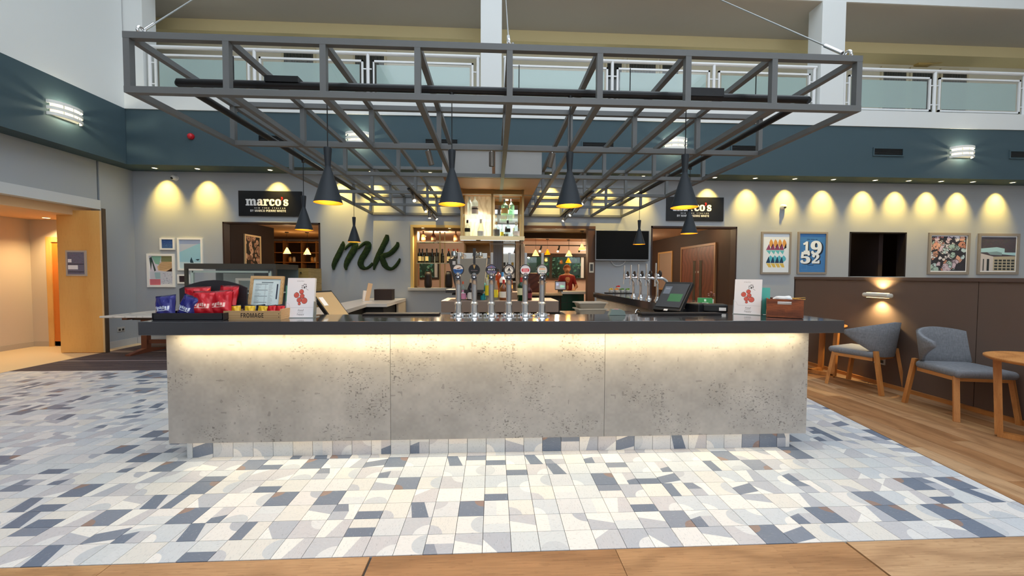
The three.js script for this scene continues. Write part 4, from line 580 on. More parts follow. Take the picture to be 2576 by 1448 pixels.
// right doorway: double doors, mirror
{
  const t = struct('door_1', null, null, 'wooden double doors with slim glass panels inside the right doorway', 'door');
  part(t, 'door_frame', [bnd(5.36, 5.4, 0, 2.26, -9.04, -9.1), bnd(5.36, 5.4, 0, 2.26, -10.7, -10.76), bnd(5.36, 5.4, 2.2, 2.26, -9.1, -10.7)], mat('#8a6440', 0.45));
  [[9.1, 9.895, 9.7], [9.905, 10.7, 10.02]].forEach(([a, b, w]) => { const d = part(t, 'door_leaf', uvm(bnd(5.375, 5.4, 0.01, 2.2, -a, -b), 1, 0, 0, true), M.redWood); part(d, 'vision_panel', bnd(5.368, 5.376, 0.75, 1.85, -w + 0.06, -w - 0.06), mat('#2a3630', 0.08)); part(d, 'sign_disc', cyl(0.03, 0.03, 0.004, 5.372, 1.55, a < 9.5 ? -9.82 : -9.97, 18, false, 0, 0, PI / 2), mat('#c8c4bc', 0.4)); });
  const m = thing('wall_mirror', 'tall mirror on the brown wall inside the right doorway', 'mirror', [5.4, 1.6, -11.8]); part(m, 'frame', [bnd(-0.03, 0, 0.55, 0.6, -0.5, 0.5), bnd(-0.03, 0, -0.6, -0.55, -0.5, 0.5), bnd(-0.03, 0, -0.55, 0.55, -0.5, -0.45), bnd(-0.03, 0, -0.55, 0.55, 0.45, 0.5)], mat('#b08a58', 0.4)); part(m, 'mirror_glass', bnd(-0.012, 0, -0.55, 0.55, -0.45, 0.45), M.mirror);
  const l = thing('ceiling_downlight', 'tiny ceiling downlight inside the right doorway', 'downlight', [5.0, 2.62, -9.0]); part(l, 'lamp_face', cyl(0.03, 0.03, 0.008, 0, -0.004, 0, 14), glow('#ffeec8', 5)); part(l, 'trim_ring', tor(0.034, 0.005, 0, -0.002, 0, PI / 2), M.chrome); warmBulb(5.0, 2.55, -9.0, 0.8);
  [[4.2, -11.2], [3.4, -12.4]].forEach(([x, z], i) => { const c = thing('cove_downlight', ['round ceiling light deep inside the right doorway', 'farther ceiling light deep inside the right doorway'][i], 'downlight', [x, 2.62, z], 0, 'far ceiling lights'); part(c, 'lamp_face', cyl(0.06, 0.06, 0.01, 0, -0.005, 0, 16), glow('#ffe9b8', 6)); part(c, 'trim_ring', tor(0.066, 0.006, 0, -0.002, 0, PI / 2), M.chrome); warmBulb(x, 2.5, z, 2.2, [1, 0.85, 0.6]); });
  [[-4.8, -9.2], [-1.5, -10.5]].forEach(([x, z], i) => { const c = thing('round_downlight', ['small ceiling light inside the left doorway', 'ceiling light behind the bottle niche'][i], 'downlight', [x, 2.62, z], 0, 'round ceiling lights'); part(c, 'lamp_face', cyl(0.04, 0.04, 0.01, 0, -0.005, 0, 16), glow('#ffe9b8', 5)); part(c, 'trim_ring', tor(0.046, 0.006, 0, -0.002, 0, PI / 2), M.chrome); warmBulb(x, 2.5, z, i ? 5 : 0.7, [1, 0.84, 0.6]); });
}
// middle opening: lamps, track, counter, till, green tiles, person
glassPendant('left conical glass lamp in the middle opening', 1.2, 2.0, -10.9, 2.2, 'glass lamps in the middle opening'); glassPendant('middle conical glass lamp in the middle opening', 2.16, 1.99, -10.9, 2.2, 'glass lamps in the middle opening'); glassPendant('nearest conical glass lamp at the right of the middle opening', 2.3, 2.1, -9.9, 2.0, 'glass lamps in the middle opening', 2.6);
glassPendant('small yellow glass lamp before the dining room window', 1.75, 2.12, -12.4, 1.2, 'yellow lamps by the window', 2.62, '#e8b422'); glassPendant('second small yellow glass lamp lower before the window', 2.48, 1.86, -12.6, 1.2, 'yellow lamps by the window', 2.62, '#e8b422');
{
  single('dining_track', 'black track rail across the dining room', 'track', [bnd(0.2, 3.0, 2.34, 2.37, -11.6, -11.63), rod([0.5, 2.37, -11.615], [0.5, 2.62, -11.615], 0.006, 6), rod([2.8, 2.37, -11.615], [2.8, 2.62, -11.615], 0.006, 6)], M.black);
  [[1.45, true, 'left'], [2.0, true, 'middle'], [2.65, false, 'right']].forEach(([x, on, w]) => { const t = thing('track_spot', `${w} ${on ? 'lit' : 'unlit'} spot on the dining room track`, 'spotlight', [x, 2.34, -11.615], 0, 'spots on the dining room track'); part(t, 'bracket', box(0.05, 0.05, 0.02, 0, -0.025, 0), M.black); part(t, 'barrel', rod([0, -0.06, -0.03], [-0.05, -0.16, 0.06], 0.032, 16), M.black); part(t, 'lens', sph(0.03, -0.052, -0.165, 0.064), on ? glow('#ffe8bc', 6) : M.dark); if (on) warmBulb(x - 0.07, 2.15, -11.52, 1.5, [1, 0.82, 0.55]); });
  const c = thing('servery_counter', 'white topped counter with dark green tiles in the middle opening', 'counter', [0, 0, 0]); part(c, 'worktop', rbx(0.75, 0.06, 0.5, 0.004, 2.0, 1.03, -9.35), mat('#ddd6c8', 0.4)); part(c, 'core', bnd(1.64, 2.2, 0, 1.0, -9.2, -9.55), M.dark);
  for (let i = 0; i < 4; i++) for (let j = 0; j < 5; j++) part(c, 'green_tile', box(0.135, 0.19, 0.012, 1.71 + i * 0.14, 0.1 + j * 0.198, -9.193), mat('#0f3a2c', 0.2));
  const w = thing('wood_counter', 'wooden side counter in the middle opening', 'counter'); part(w, 'worktop', uvm(bnd(0.64, 1.6, 0.98, 1.02, -8.8, -9.4), 1), M.paleOak); part(w, 'body', bnd(0.66, 1.55, 0, 0.98, -8.85, -9.35), M.dark);
  const k = thing('till_screen', 'small black till with blue and green screen in the middle opening', 'till', [1.62, 1.06, -9.2], -0.15); part(k, 'stand', box(0.12, 0.03, 0.12, 0, 0.015, 0), M.black); part(k, 'casing', box(0.26, 0.21, 0.03, 0, 0.14, 0, -0.25), M.black); part(k, 'screen', plane(0.235, 0.18, 0, 0.141, 0.0165, -0.25), mat('#ffffff', 0.3, 0, { map: null, emissive: '#ffffff', emissiveIntensity: 0.7, emissiveMap: canvasTex(128, 96, (x) => { x.fillStyle = '#161a30'; x.fillRect(0, 0, 128, 96); x.fillStyle = '#4a7ab8'; x.fillRect(8, 12, 34, 40); x.fillStyle = '#e8eef4'; x.fillRect(12, 34, 26, 5); x.fillStyle = '#36c48e'; x.fillRect(60, 44, 56, 30); }) }));
  const cup = thing('cup_dispenser', 'paper cup dispenser with black jar behind the sixth tap', 'dispenser', [1.17, 1.02, -9.1]); part(cup, 'box', box(0.14, 0.24, 0.14, 0, 0.12, 0), mat('#c8a878', 0.6)); part(cup, 'tray', box(0.19, 0.03, 0.17, 0, 0.255, 0), mat('#e8dcc0', 0.5)); part(cup, 'jar', cyl(0.07, 0.07, 0.16, 0, 0.35, 0), M.black); part(cup, 'jar_label', cyl(0.071, 0.071, 0.09, 0, 0.35, 0, 20, true), mat('#c4ccd0', 0.6)); part(cup, 'jar_lid', cyl(0.05, 0.055, 0.06, 0, 0.46, 0), mat('#8a4a30', 0.5));
  const f = thing('small_flyer', 'small framed flyer on the right lining of the middle opening', 'flyer', [2.14, 1.62, -8.285]); part(f, 'frame', box(0.1, 0.22, 0.008, 0, 0, 0), mat('#d8cfbd', 0.6)); part(f, 'print', plane(0.06, 0.15, 0, 0, 0.005), mat('#4d4a48', 0.7));
  const dch = thing('copper_bar_back', 'curved reddish wooden booth back seen behind the fifth and sixth tap', 'booth', [0.95, 0, -10.6]); part(dch, 'panel', uvm(rbx(0.9, 1.5, 0.08, 0.03, 0, 0.76, 0), 1), M.redWood); part(dch, 'foot', box(0.9, 0.02, 0.1, 0, 0.01, 0), M.dark);
}
// the person in a dark red shirt
function fieldMesh(bones, c, half, n) {
  const mc = new MarchingCubes(n, M.dark, false, false, 60000); mc.isolation = 0; const f = mc.field, h = 2 / n;
  const smin = (a, b, k) => { const q = Math.max(k - Math.abs(a - b), 0) / k; return Math.min(a, b) - q * q * k * 0.25; };
  const P = V(0, 0, 0), A = V(0, 0, 0), B = V(0, 0, 0);
  for (let z = 0; z < n; z++) for (let y = 0; y < n; y++) for (let x = 0; x < n; x++) {
    P.set(c[0] + (x * h - 1) * half, c[1] + (y * h - 1) * half, c[2] + (z * h - 1) * half); let d = 1;
    for (const b of bones) { A.set(...b[0]); B.set(...b[1]); const pa = P.clone().sub(A), ba = B.clone().sub(A), q = Math.min(1, Math.max(0, pa.dot(ba) / Math.max(1e-9, ba.dot(ba)))); const e = pa.sub(ba.multiplyScalar(q)); if (b[4]) e.z /= b[4]; d = smin(d, e.length() - (b[2] + (b[3] - b[2]) * q), 0.045); }
    f[z * n * n + y * n + x] = -d;
  }
  mc.update(); const g = new THREE.BufferGeometry(), k = mc.count; g.setAttribute('position', new THREE.BufferAttribute(mc.positionArray.slice(0, k * 3), 3)); g.setAttribute('normal', new THREE.BufferAttribute(mc.normalArray.slice(0, k * 3), 3));
  return g.scale(half, half, half).translate(...c);
}
{
  const t = thing('person', 'person in a dark red shirt with a round chest emblem standing behind the counter', 'person', [2.04, 0, -10.55]);
  const bones = [];
  const limb = (a, b, r0, r1, fl) => bones.push([a, b, r0, r1, fl]);
  limb([0, 0.98, 0], [0, 1.12, 0], 0.15, 0.14, 0.68); limb([0, 1.12, 0], [0, 1.34, 0], 0.14, 0.165, 0.66); limb([-0.12, 1.38, 0], [0.12, 1.38, 0], 0.085, 0.085, 0.8); limb([0, 1.4, 0], [0, 1.52, 0.01], 0.058, 0.052);
  for (const s of [-1, 1]) { limb([s * 0.17, 1.39, 0], [s * 0.25, 1.14, 0.03], 0.056, 0.045); limb([s * 0.25, 1.14, 0.03], [s * 0.15, 1.06, 0.24], 0.043, 0.03); limb([s * 0.15, 1.06, 0.24], [s * 0.13, 1.05, 0.3], 0.032, 0.034, 1); limb([s * 0.09, 0.95, 0], [s * 0.1, 0.5, 0.01], 0.088, 0.058); limb([s * 0.1, 0.5, 0.01], [s * 0.11, 0.09, -0.02], 0.056, 0.04); limb([s * 0.11, 0.045, -0.03], [s * 0.12, 0.04, 0.16], 0.042, 0.036);
    for (let k = 0; k < 4; k++) limb([s * (0.15 - k * 0.017), 1.05, 0.32], [s * (0.15 - k * 0.017), 1.035, 0.375 + (k === 1 || k === 2 ? 0.015 : 0)], 0.0095, 0.008); limb([s * 0.1, 1.055, 0.28], [s * 0.085, 1.05, 0.33], 0.011, 0.009); }
  const body = fieldMesh(bones, [0, 0.88, 0.06], 0.95, 104), head = fieldMesh([[[0, 1.63, 0], [0, 1.64, -0.015], 0.088, 0.09], [[0, 1.555, 0.03], [0, 1.57, 0.04], 0.05, 0.052], [[0, 1.625, 0.085], [0, 1.595, 0.108], 0.008, 0.014], [[-0.03, 1.572, 0.082], [0.03, 1.572, 0.082], 0.008, 0.008], [[-0.088, 1.61, 0], [-0.092, 1.63, -0.008], 0.012, 0.014], [[0.088, 1.61, 0], [0.092, 1.63, -0.008], 0.012, 0.014], [[0, 1.5, 0], [0, 1.56, 0.0], 0.052, 0.055]], [0, 1.62, 0.01], 0.16, 48);
  const g = merge([body, head]), p = g.attributes.position, col = new Float32Array(p.count * 3), put = (i, h) => { const q = new THREE.Color(h); col.set([q.r, q.g, q.b], i * 3); };
  for (let i = 0; i < p.count; i++) { const x = Math.abs(p.getX(i)), y = p.getY(i), z = p.getZ(i); put(i, y < 0.09 ? '#15130f' : y < 0.98 && z < 0.17 ? '#1d1b20' : (y < 1.45 && y > 0.98 && z < 0.1 && !(x > 0.215 && y < 1.2)) ? '#7c1416' : '#b5805f'); }
  g.setAttribute('color', new THREE.BufferAttribute(col, 3)); part(t, 'body', g, mat('#ffffff', 0.8, 0, { vertexColors: true }));
  part(t, 'hair', [(() => { const q = new THREE.SphereGeometry(0.099, 22, 14, 0, PI * 2, 0, PI * 0.55).scale(1, 1.05, 1.08).rotateX(-0.32).translate(0, 1.645, -0.012); return q; })()], mat('#7a3f20', 0.9)); part(t, 'eye', [sph(0.009, -0.032, 1.632, 0.078, 1, 0.8, 0.8, 8), sph(0.009, 0.032, 1.632, 0.078, 1, 0.8, 0.8, 8)], mat('#1c1612', 0.3));
  part(t, 'shirt_emblem', [tor(0.028, 0.006, 0.0, 1.3, 0.112, 0, 0), cyl(0.012, 0.012, 0.006, 0, 1.34, 0.11, 12, false, PI / 2)], mat('#d88a6a', 0.7));
}
// greenery outside the dining room windows
{
  const mk = (label, x0, x1, n) => {
    const t = thing('hedge', label, 'hedge', [0, 0, 0], 0, 'greenery outside the windows'), core = [];
    for (let i = 0; i < n; i++) { const x = x0 + (x1 - x0) * (i + 0.5) / n; core.push(sph(rr(0.45, 0.65), x, rr(0.5, 0.8), -15.3 + rr(-0.2, 0.2), 1, 1.2, 1, 12), sph(rr(0.45, 0.7), x + rr(-0.2, 0.2), rr(1.5, 1.9), -15.4 + rr(-0.2, 0.2), 1, 1.1, 1, 12), sph(rr(0.4, 0.6), x, rr(2.4, 2.7), -15.5, 1, 1, 1, 12)); }
    part(t, 'inner_foliage', core, mat('#2f5238', 0.95));
    const leaf = new THREE.PlaneGeometry(0.07, 0.1), im = shade(new THREE.InstancedMesh(leaf, mat('#ffffff', 0.7), n * 700)); im.name = 'leaves'; im.userData.kind = 'stuff'; const o = new THREE.Object3D(), c = new THREE.Color();
    for (let i = 0; i < n * 700; i++) { const s = core[i % core.length], p = s.attributes.position, k = Math.floor(rng() * p.count); o.position.set(p.getX(k) + rr(-0.09, 0.09), p.getY(k) + rr(-0.09, 0.09), p.getZ(k) + rr(-0.06, 0.12)); o.rotation.set(rr(-1.2, 0.6), rr(-1.2, 1.2), rr(-3, 3)); o.updateMatrix(); im.setMatrixAt(i, o.matrix); c.set(pick(['#5a9a62', '#7ab878', '#468a6c', '#a2cc9c', '#56a090'])); im.setColorAt(i, c); }
    t.add(im);
  };
  mk('thick green hedge outside the wide dining room window', 0.6, 4.4, 6); mk('green hedge outside the window behind the bottle niche', -3.6, -1.8, 3);
  single('garden_ground', 'lawn strip outside the dining room windows', 'lawn', bnd(-10, 6, -0.25, -0.2, -13.5, -18), mat('#4a5f3c', 0.95));
}
// wall hatch room details
{ const t = thing('hatch_downlight', 'small round ceiling light inside the dark hatch', 'downlight', [8.5, 2.6, -9.9]); part(t, 'lamp_face', cyl(0.05, 0.05, 0.01, 0, -0.005, 0, 16), glow('#ffe2ae', 3)); part(t, 'trim_ring', tor(0.055, 0.006, 0, -0.002, 0, PI / 2), M.chrome); warmBulb(8.5, 2.45, -9.9, 0.25);
  const n = thing('notice_board', 'dull green framed notice board inside the dark hatch', 'board', [8.28, 1.6, -10.99]); part(n, 'frame', box(0.42, 0.46, 0.02, 0, 0, 0.01), mat('#3a2418', 0.6)); part(n, 'board_face', box(0.36, 0.4, 0.006, 0, 0, 0.022), mat('#5a5426', 0.8)); }
// ================================================================ left side: corridor door leaf, corridor door, sockets, table
{
  const t = struct('door_2', null, null, 'tall light wood door leaf standing open at the corridor', 'door'); part(t, 'door_leaf', uvm(bnd(-7.84, -7.1, 0.01, 2.58, -7.3, -7.35), 0.6, 0, 0, true), M.doorWood); part(t, 'edge_strip', bnd(-7.1, -7.07, 0.01, 2.58, -7.295, -7.35), mat('#dcb988', 0.5)); part(t, 'hinge_post', bnd(-7.07, -7.05, 0, 2.62, -7.3, -7.36), mat('#4a3a2c', 0.6));
  const p = thing('notice_picture', 'small framed notice hanging on the wooden door leaf', 'picture', [-7.517, 1.63, -7.3]); part(p, 'frame', box(0.35, 0.46, 0.016, 0, 0, 0.008), mat('#b3a79c', 0.5)); part(p, 'print', plane(0.29, 0.4, 0, 0, 0.0165), printM(canvasTex(120, 160, (c) => { c.fillStyle = '#6b6a80'; c.fillRect(0, 0, 120, 160); for (let i = 0; i < 200; i++) { c.fillStyle = `rgba(${rr(60, 130)},${rr(60, 120)},${rr(80, 140)},0.5)`; c.fillRect(rr(0, 120), rr(0, 150), 5, 4); } c.fillStyle = '#e6e6ec'; c.fillRect(4, 50, 26, 24); c.fillRect(4, 94, 70, 30); c.fillStyle = '#2c2c3a'; c.fillRect(4, 84, 112, 5); c.fillRect(4, 140, 112, 5); })));
  const d = struct('door_3', null, null, 'orange wooden door at the end of the corridor', 'door'); part(d, 'door_frame', [bnd(-8.78, -8.68, 0, 2.16, -7.97, -8.0), bnd(-8.68, -7.75, 2.06, 2.16, -7.97, -8.0)], M.doorWood); const dl = part(d, 'door_leaf', uvm(bnd(-8.68, -7.75, 0.01, 2.06, -7.985, -8.0), 0.6, 0, 0, true), mat('#f0b070', 0.45, 0, { map: doorWood })); part(dl, 'lock_plate', [bnd(-8.5, -8.38, 1.0, 1.3, -7.97, -7.985), bnd(-8.46, -8.28, 1.06, 1.09, -7.92, -7.95)], M.black);
  const c = thing('corridor_downlight', 'warm downlight in the corridor ceiling above the orange door', 'downlight', [-8.45, 2.5, -7.7]); part(c, 'lamp_face', cyl(0.05, 0.05, 0.01, 0, -0.005, 0, 16), glow('#ffdf9c', 6)); part(c, 'trim_ring', tor(0.055, 0.007, 0, -0.002, 0, PI / 2), mat('#d8c8a8', 0.5)); const l = new THREE.SpotLight(new THREE.Color().setRGB(1, 0.74, 0.36), 11, 0, 1.1, 0.8, 2); l.name = 'corridor_downlight_beam'; l.position.set(-8.45, 2.48, -7.7); l.target.position.set(-8.4, 0, -7.75); l.castShadow = true; scene.add(l, l.target);
  const c2 = copyOf(c, [-8.4, 2.5, -4.6], 0, 'warm downlight nearer in the corridor ceiling'); const l2 = l.clone(); l2.position.set(-8.4, 2.48, -4.6); l2.target = new THREE.Object3D(); l2.target.position.set(-8.4, 0, -4.6); scene.add(l2, l2.target);
}
function socket(label, pos, turn) { const t = thing('wall_socket', label, 'socket', pos, turn, 'double wall sockets'); part(t, 'plate', rbx(0.15, 0.09, 0.012, 0.003, 0, 0, 0.006), mat('#b9b6b0', 0.4)); part(t, 'outlet', [box(0.04, 0.04, 0.004, -0.035, -0.005, 0.0135), box(0.04, 0.04, 0.004, 0.035, -0.005, 0.0135)], mat('#38352f', 0.5)); }
socket('double socket on the grey wall under the table end', [-7.4, 0.34, -7.95], PI / 2); socket('double socket on the partition behind the first chair', [5.2, 0.32, -4.87], -PI / 2);
{
  const t = thing('trestle_table', 'marble topped table with reddish wooden trestle legs at the left', 'table', [-5.85, 0, -7.35]); part(t, 'tabletop', uvm(rbx(1.6, 0.035, 1.15, 0.01, 0, 0.712, 0), 1), M.marble); const m = mat('#7a4632', 0.5);
  [-0.55, 0.55].forEach((x) => { part(t, 'leg', box(0.1, 0.62, 0.09, x, 0.38, 0), m); part(t, 'foot', ext(shp([[-0.36, 0], [0.36, 0], [0.36, 0.025], [0.06, 0.08], [-0.06, 0.08], [-0.36, 0.025]]), 0.09).rotateY(PI / 2).translate(x - 0.045, 0, 0), m); part(t, 'head', box(0.09, 0.05, 0.8, x, 0.668, 0), m); }); part(t, 'stretcher', box(1.0, 0.07, 0.04, 0, 0.2, 0), m); part(t, 'apron', box(1.0, 0.06, 0.03, 0, 0.662, 0.3), mat('#3a201a', 0.6));
}
// display chiller and oven before the left doorway
{
  const t = thing('display_cabinet', 'glass fronted grey display cabinet before the left doorway', 'cabinet', [-4.237, 0, -6.75]), w = 0.715, f = mat('#4f4a42', 0.45, 0.3);
  part(t, 'top', bnd(-w, w, 1.53, 1.615, -0.36, 0.36), f); part(t, 'corner_post', [[-w, -w + 0.04], [w - 0.04, w]].map(([a, b]) => bnd(a, b, 0.7, 1.53, 0.32, 0.36)), f); part(t, 'rear_panel', bnd(-w, w, 0.7, 1.53, -0.36, -0.34), mat('#5d6a6a', 0.4)); part(t, 'base_unit', bnd(-w, w, 0, 0.7, -0.36, 0.36), mat('#3a3834', 0.5)); part(t, 'front_glass', bnd(-w + 0.04, w - 0.04, 0.72, 1.53, 0.345, 0.351), M.glass);
  part(t, 'inner_frame', [bnd(-0.62, 0.6, 1.47, 1.5, 0.3, 0.33), bnd(-0.64, -0.6, 0.72, 1.5, 0.3, 0.33), bnd(0.58, 0.62, 0.72, 1.5, 0.3, 0.33)], mat('#c9d6c8', 0.4)); part(t, 'shelf', bnd(-0.6, 0.58, 1.12, 1.14, -0.33, 0.2), mat('#c4d0d0', 0.2)); part(t, 'shelf_frame', [bnd(0.0, 0.5, 1.34, 1.38, 0.2, 0.24), bnd(0.0, 0.05, 0.75, 1.34, 0.2, 0.24), bnd(0.45, 0.5, 0.75, 1.34, 0.2, 0.24)], mat('#d9d2c0', 0.4));
  part(t, 'light_panel', bnd(-0.58, -0.05, 1.16, 1.46, -0.335, -0.33), mat('#cfe0de', 0.3));
  const o = thing('pizza_oven', 'brassy steel oven with vent slots right of the display cabinet', 'oven', [-3.73, 0, -7.5]); o.scale.setScalar(1.077); part(o, 'casing', [bnd(-0.3, 0.28, 1.22, 1.45, -0.3, 0.2), bnd(-0.3, -0.24, 0.7, 1.22, -0.3, 0.2), bnd(0.22, 0.28, 0.7, 1.22, -0.3, 0.2), bnd(-0.24, 0.22, 0.7, 1.0, -0.3, 0.2), bnd(-0.24, 0.22, 1.0, 1.22, -0.3, -0.28)], mat('#b89a5c', 0.4, 0.35, { roughnessMap: brushTex })); part(o, 'stand', bnd(-0.28, 0.26, 0, 0.7, -0.28, 0.18), M.dark);
  for (let i = 0; i < 10; i++) part(o, 'vent_slot', box(0.05, 0.006, 0.003, -0.2 + (i % 2) * 0.065, 1.39 - Math.floor(i / 2) * 0.018, 0.201), M.black); part(o, 'knob', [cyl(0.014, 0.014, 0.02, 0.02, 1.37, 0.21, 14, false, PI / 2), cyl(0.014, 0.014, 0.02, 0.16, 1.37, 0.21, 14, false, PI / 2)], M.steel); part(o, 'note', plane(0.12, 0.14, -0.33, 1.37, 0.202), mat('#e4e6ea', 0.8)); part(o, 'note_backing', box(0.1, 0.16, 0.02, -0.33, 1.37, 0.19), mat('#7d7a72', 0.5));
}
// left service counter
{
  const t = thing('service_counter', 'low white topped service counter kinked beside the left wall', 'counter'); const P = [[-2.03, 4.6], [-2.18, 6.69], [-1.84, 6.7], [-1.86, 8.28], [-2.72, 8.28], [-2.68, 4.6]];
  part(t, 'worktop', prism(P, 0.89, 0.945), mat('#d9d2cc', 0.25)); part(t, 'body', prism([[-2.1, 4.65], [-2.24, 6.76], [-1.92, 6.78], [-1.92, 8.28], [-2.66, 8.28], [-2.62, 4.65]], 0, 0.89), M.dark); part(t, 'end_panel', bnd(-1.9, -1.862, 0, 0.89, -7.6, -8.28), mat('#cfc0aa', 0.5));
  const b = thing('napkin_box', 'dark wooden box on the white service counter', 'box', [-2.17, 0.945, -7.75]); part(b, 'case', rbx(0.34, 0.2, 0.24, 0.006, 0, 0.1, 0), mat('#26140f', 0.5)); part(b, 'lid', box(0.345, 0.012, 0.245, 0, 0.206, 0), mat('#34201a', 0.5));
  const h = thing('menu_stand', 'upright clear menu holder with beige menus on the service counter', 'menu holder', [-2.36, 0.945, -7.3], 0.5); part(h, 'menus', box(0.08, 0.34, 0.03, 0.02, 0.172, 0, 0, 0, -0.2), mat('#d8b894', 0.7)); part(h, 'holder', box(0.12, 0.2, 0.06, -0.02, 0.1, -0.02, 0, 0, -0.1), mat('#eee6de', 0.4)); part(h, 'holder_foot', box(0.14, 0.01, 0.1, 0, 0.005, 0), mat('#d8d8d8', 0.4));
}
// ================================================================ seating on the right
function makeChair() {
  const t = thing('tub_chair', '', 'chair', [0, 0, 0], 0, 'grey tub chairs by the partition');          // faces +z
  part(t, 'seat', uvm(rbx(0.54, 0.085, 0.5, 0.04, 0, 0.475, 0.02), 2), M.fabric);
  const N = 36, pos = [], uv = [], idx = [], ring = (th, k, out) => { const q = Math.abs(th) / 1.75, y0 = 0.45 + 0.26 * Math.pow(Math.max(0, (q - 0.32) / 0.68), 1.1), y1 = 0.885 - 0.12 * Math.pow(q, 1.6), y = y0 + (y1 - y0) * k, lean = 1 + 0.16 * (y - 0.45) / 0.43, r = (out ? 0.305 : 0.265) * lean; return [r * Math.sin(th), y, -r * 0.98 * Math.cos(th) + 0.0]; };
  const sec = [[0, 0], [0.33, 0], [0.66, 0], [1, 0], [1, 1], [0.66, 1], [0.33, 1], [0, 1]];
  for (let i = 0; i <= N; i++) { const th = -1.75 + 3.5 * i / N; sec.forEach(([k, o]) => { const p = ring(th, k, o); pos.push(...p); uv.push(th * 0.6, p[1] * 2); }); }
  for (let i = 0; i < N; i++) for (let j = 0; j < 8; j++) { const a = i * 8 + j, b = i * 8 + (j + 1) % 8; idx.push(a, b, a + 8, b, b + 8, a + 8); } 
  for (const e of [0, N]) for (let j = 1; j < 7; j++) idx.push(...(e ? [e * 8, e * 8 + j, e * 8 + j + 1] : [0, j + 1, j]));
  const g = new THREE.BufferGeometry(); g.setAttribute('position', new THREE.Float32BufferAttribute(pos, 3)); g.setAttribute('uv', new THREE.Float32BufferAttribute(uv, 2)); g.setIndex(idx); g.computeVertexNormals(); part(t, 'backrest', g, M.fabric);
  const leg = (x, z, x1, z1, h) => { const q = bar([x1, 0, z1], [x, h, z], 0.045, 0.034); return uvm(q, 1.5, 0, 0, true); };
  part(t, 'leg', leg(-0.235, 0.21, -0.265, 0.27, 0.46), M.oak); part(t, 'leg', leg(0.235, 0.21, 0.265, 0.27, 0.46), M.oak); part(t, 'leg', leg(-0.25, -0.24, -0.275, -0.32, 0.53), M.oak); part(t, 'leg', leg(0.25, -0.24, 0.275, -0.32, 0.53), M.oak);
  part(t, 'seat_rail', [uvm(box(0.44, 0.05, 0.03, 0, 0.425, 0.215), 1.5), uvm(box(0.44, 0.05, 0.03, 0, 0.425, -0.2), 1.5)], M.oak); part(t, 'side_rail', [uvm(box(0.03, 0.05, 0.42, -0.235, 0.425, 0.0), 1.5), uvm(box(0.03, 0.05, 0.42, 0.235, 0.425, 0.0), 1.5)], M.oak);
  return t;
}
const ch = makeChair(); ch.position.set(4.86, 0, -4.78); ch.rotation.y = PI + 0.36; ch.userData.label = 'grey tub chair seen from behind beside the bar end';
copyOf(ch, [4.95, 0, -3.78], -0.2, 'grey tub chair facing the viewer at the near round table');
function makeTable() {
  const t = thing('round_table', '', 'table', [0, 0, 0], 0, 'round oak tables'); part(t, 'tabletop', uvm(lathe([[0.001, 0.715], [0.39, 0.715], [0.415, 0.73], [0.415, 0.745], [0.4, 0.75], [0.001, 0.75]], 56), 1), M.oak);
  for (const r of [0, PI / 2]) { const q = (g) => uvm(g.rotateY(r), 1.5, 0, 0, true); part(t, 'leg', q(bar([-0.3, 0.02, 0], [-0.33, 0.715, 0], 0.06, 0.05)), M.oak); part(t, 'leg', q(bar([0.3, 0.02, 0], [0.33, 0.715, 0], 0.06, 0.05)), M.oak); part(t, 'foot_bar', q(box(0.62, 0.045, 0.06, 0, 0.0235, 0)), M.oak); part(t, 'top_bar', q(box(0.62, 0.03, 0.05, 0, 0.7, 0)), M.oak); }
  return t;
}
const tb = makeTable(); tb.position.set(4.78, 0, -5.52); tb.rotation.y = 0.4; tb.userData.label = 'round oak table half hidden behind the bar end';
copyOf(tb, [4.78, 0, -2.98], 0.62, 'round oak table at the right edge of the picture');
{
  const t = thing('partition_lamp', 'small horizontal up and down wall lamp on the brown partition', 'wall lamp', [5.2, 1.2, -4.87], -PI / 2); part(t, 'body', rbx(0.36, 0.06, 0.09, 0.025, 0, 0, 0.075), mat('#cfc8bb', 0.4)); part(t, 'mount', box(0.1, 0.05, 0.04, 0, 0, 0.018), mat('#8a8478', 0.4)); part(t, 'light_slot', [box(0.26, 0.004, 0.05, 0, 0.0315, 0.07), box(0.26, 0.004, 0.05, 0, -0.0315, 0.07)], glow('#ffe2a0', 5));
  for (const s of [1, -1]) { const l = new THREE.SpotLight(new THREE.Color().setRGB(1, 0.74, 0.34), 3.2, 0, 1.1, 0.8, 2); l.name = 'partition_lamp_beam'; l.position.set(5.125, 1.2 + s * 0.05, -4.87); l.target.position.set(5.17, 1.2 + s * 1, -4.87); l.castShadow = true; scene.add(l, l.target); }
}
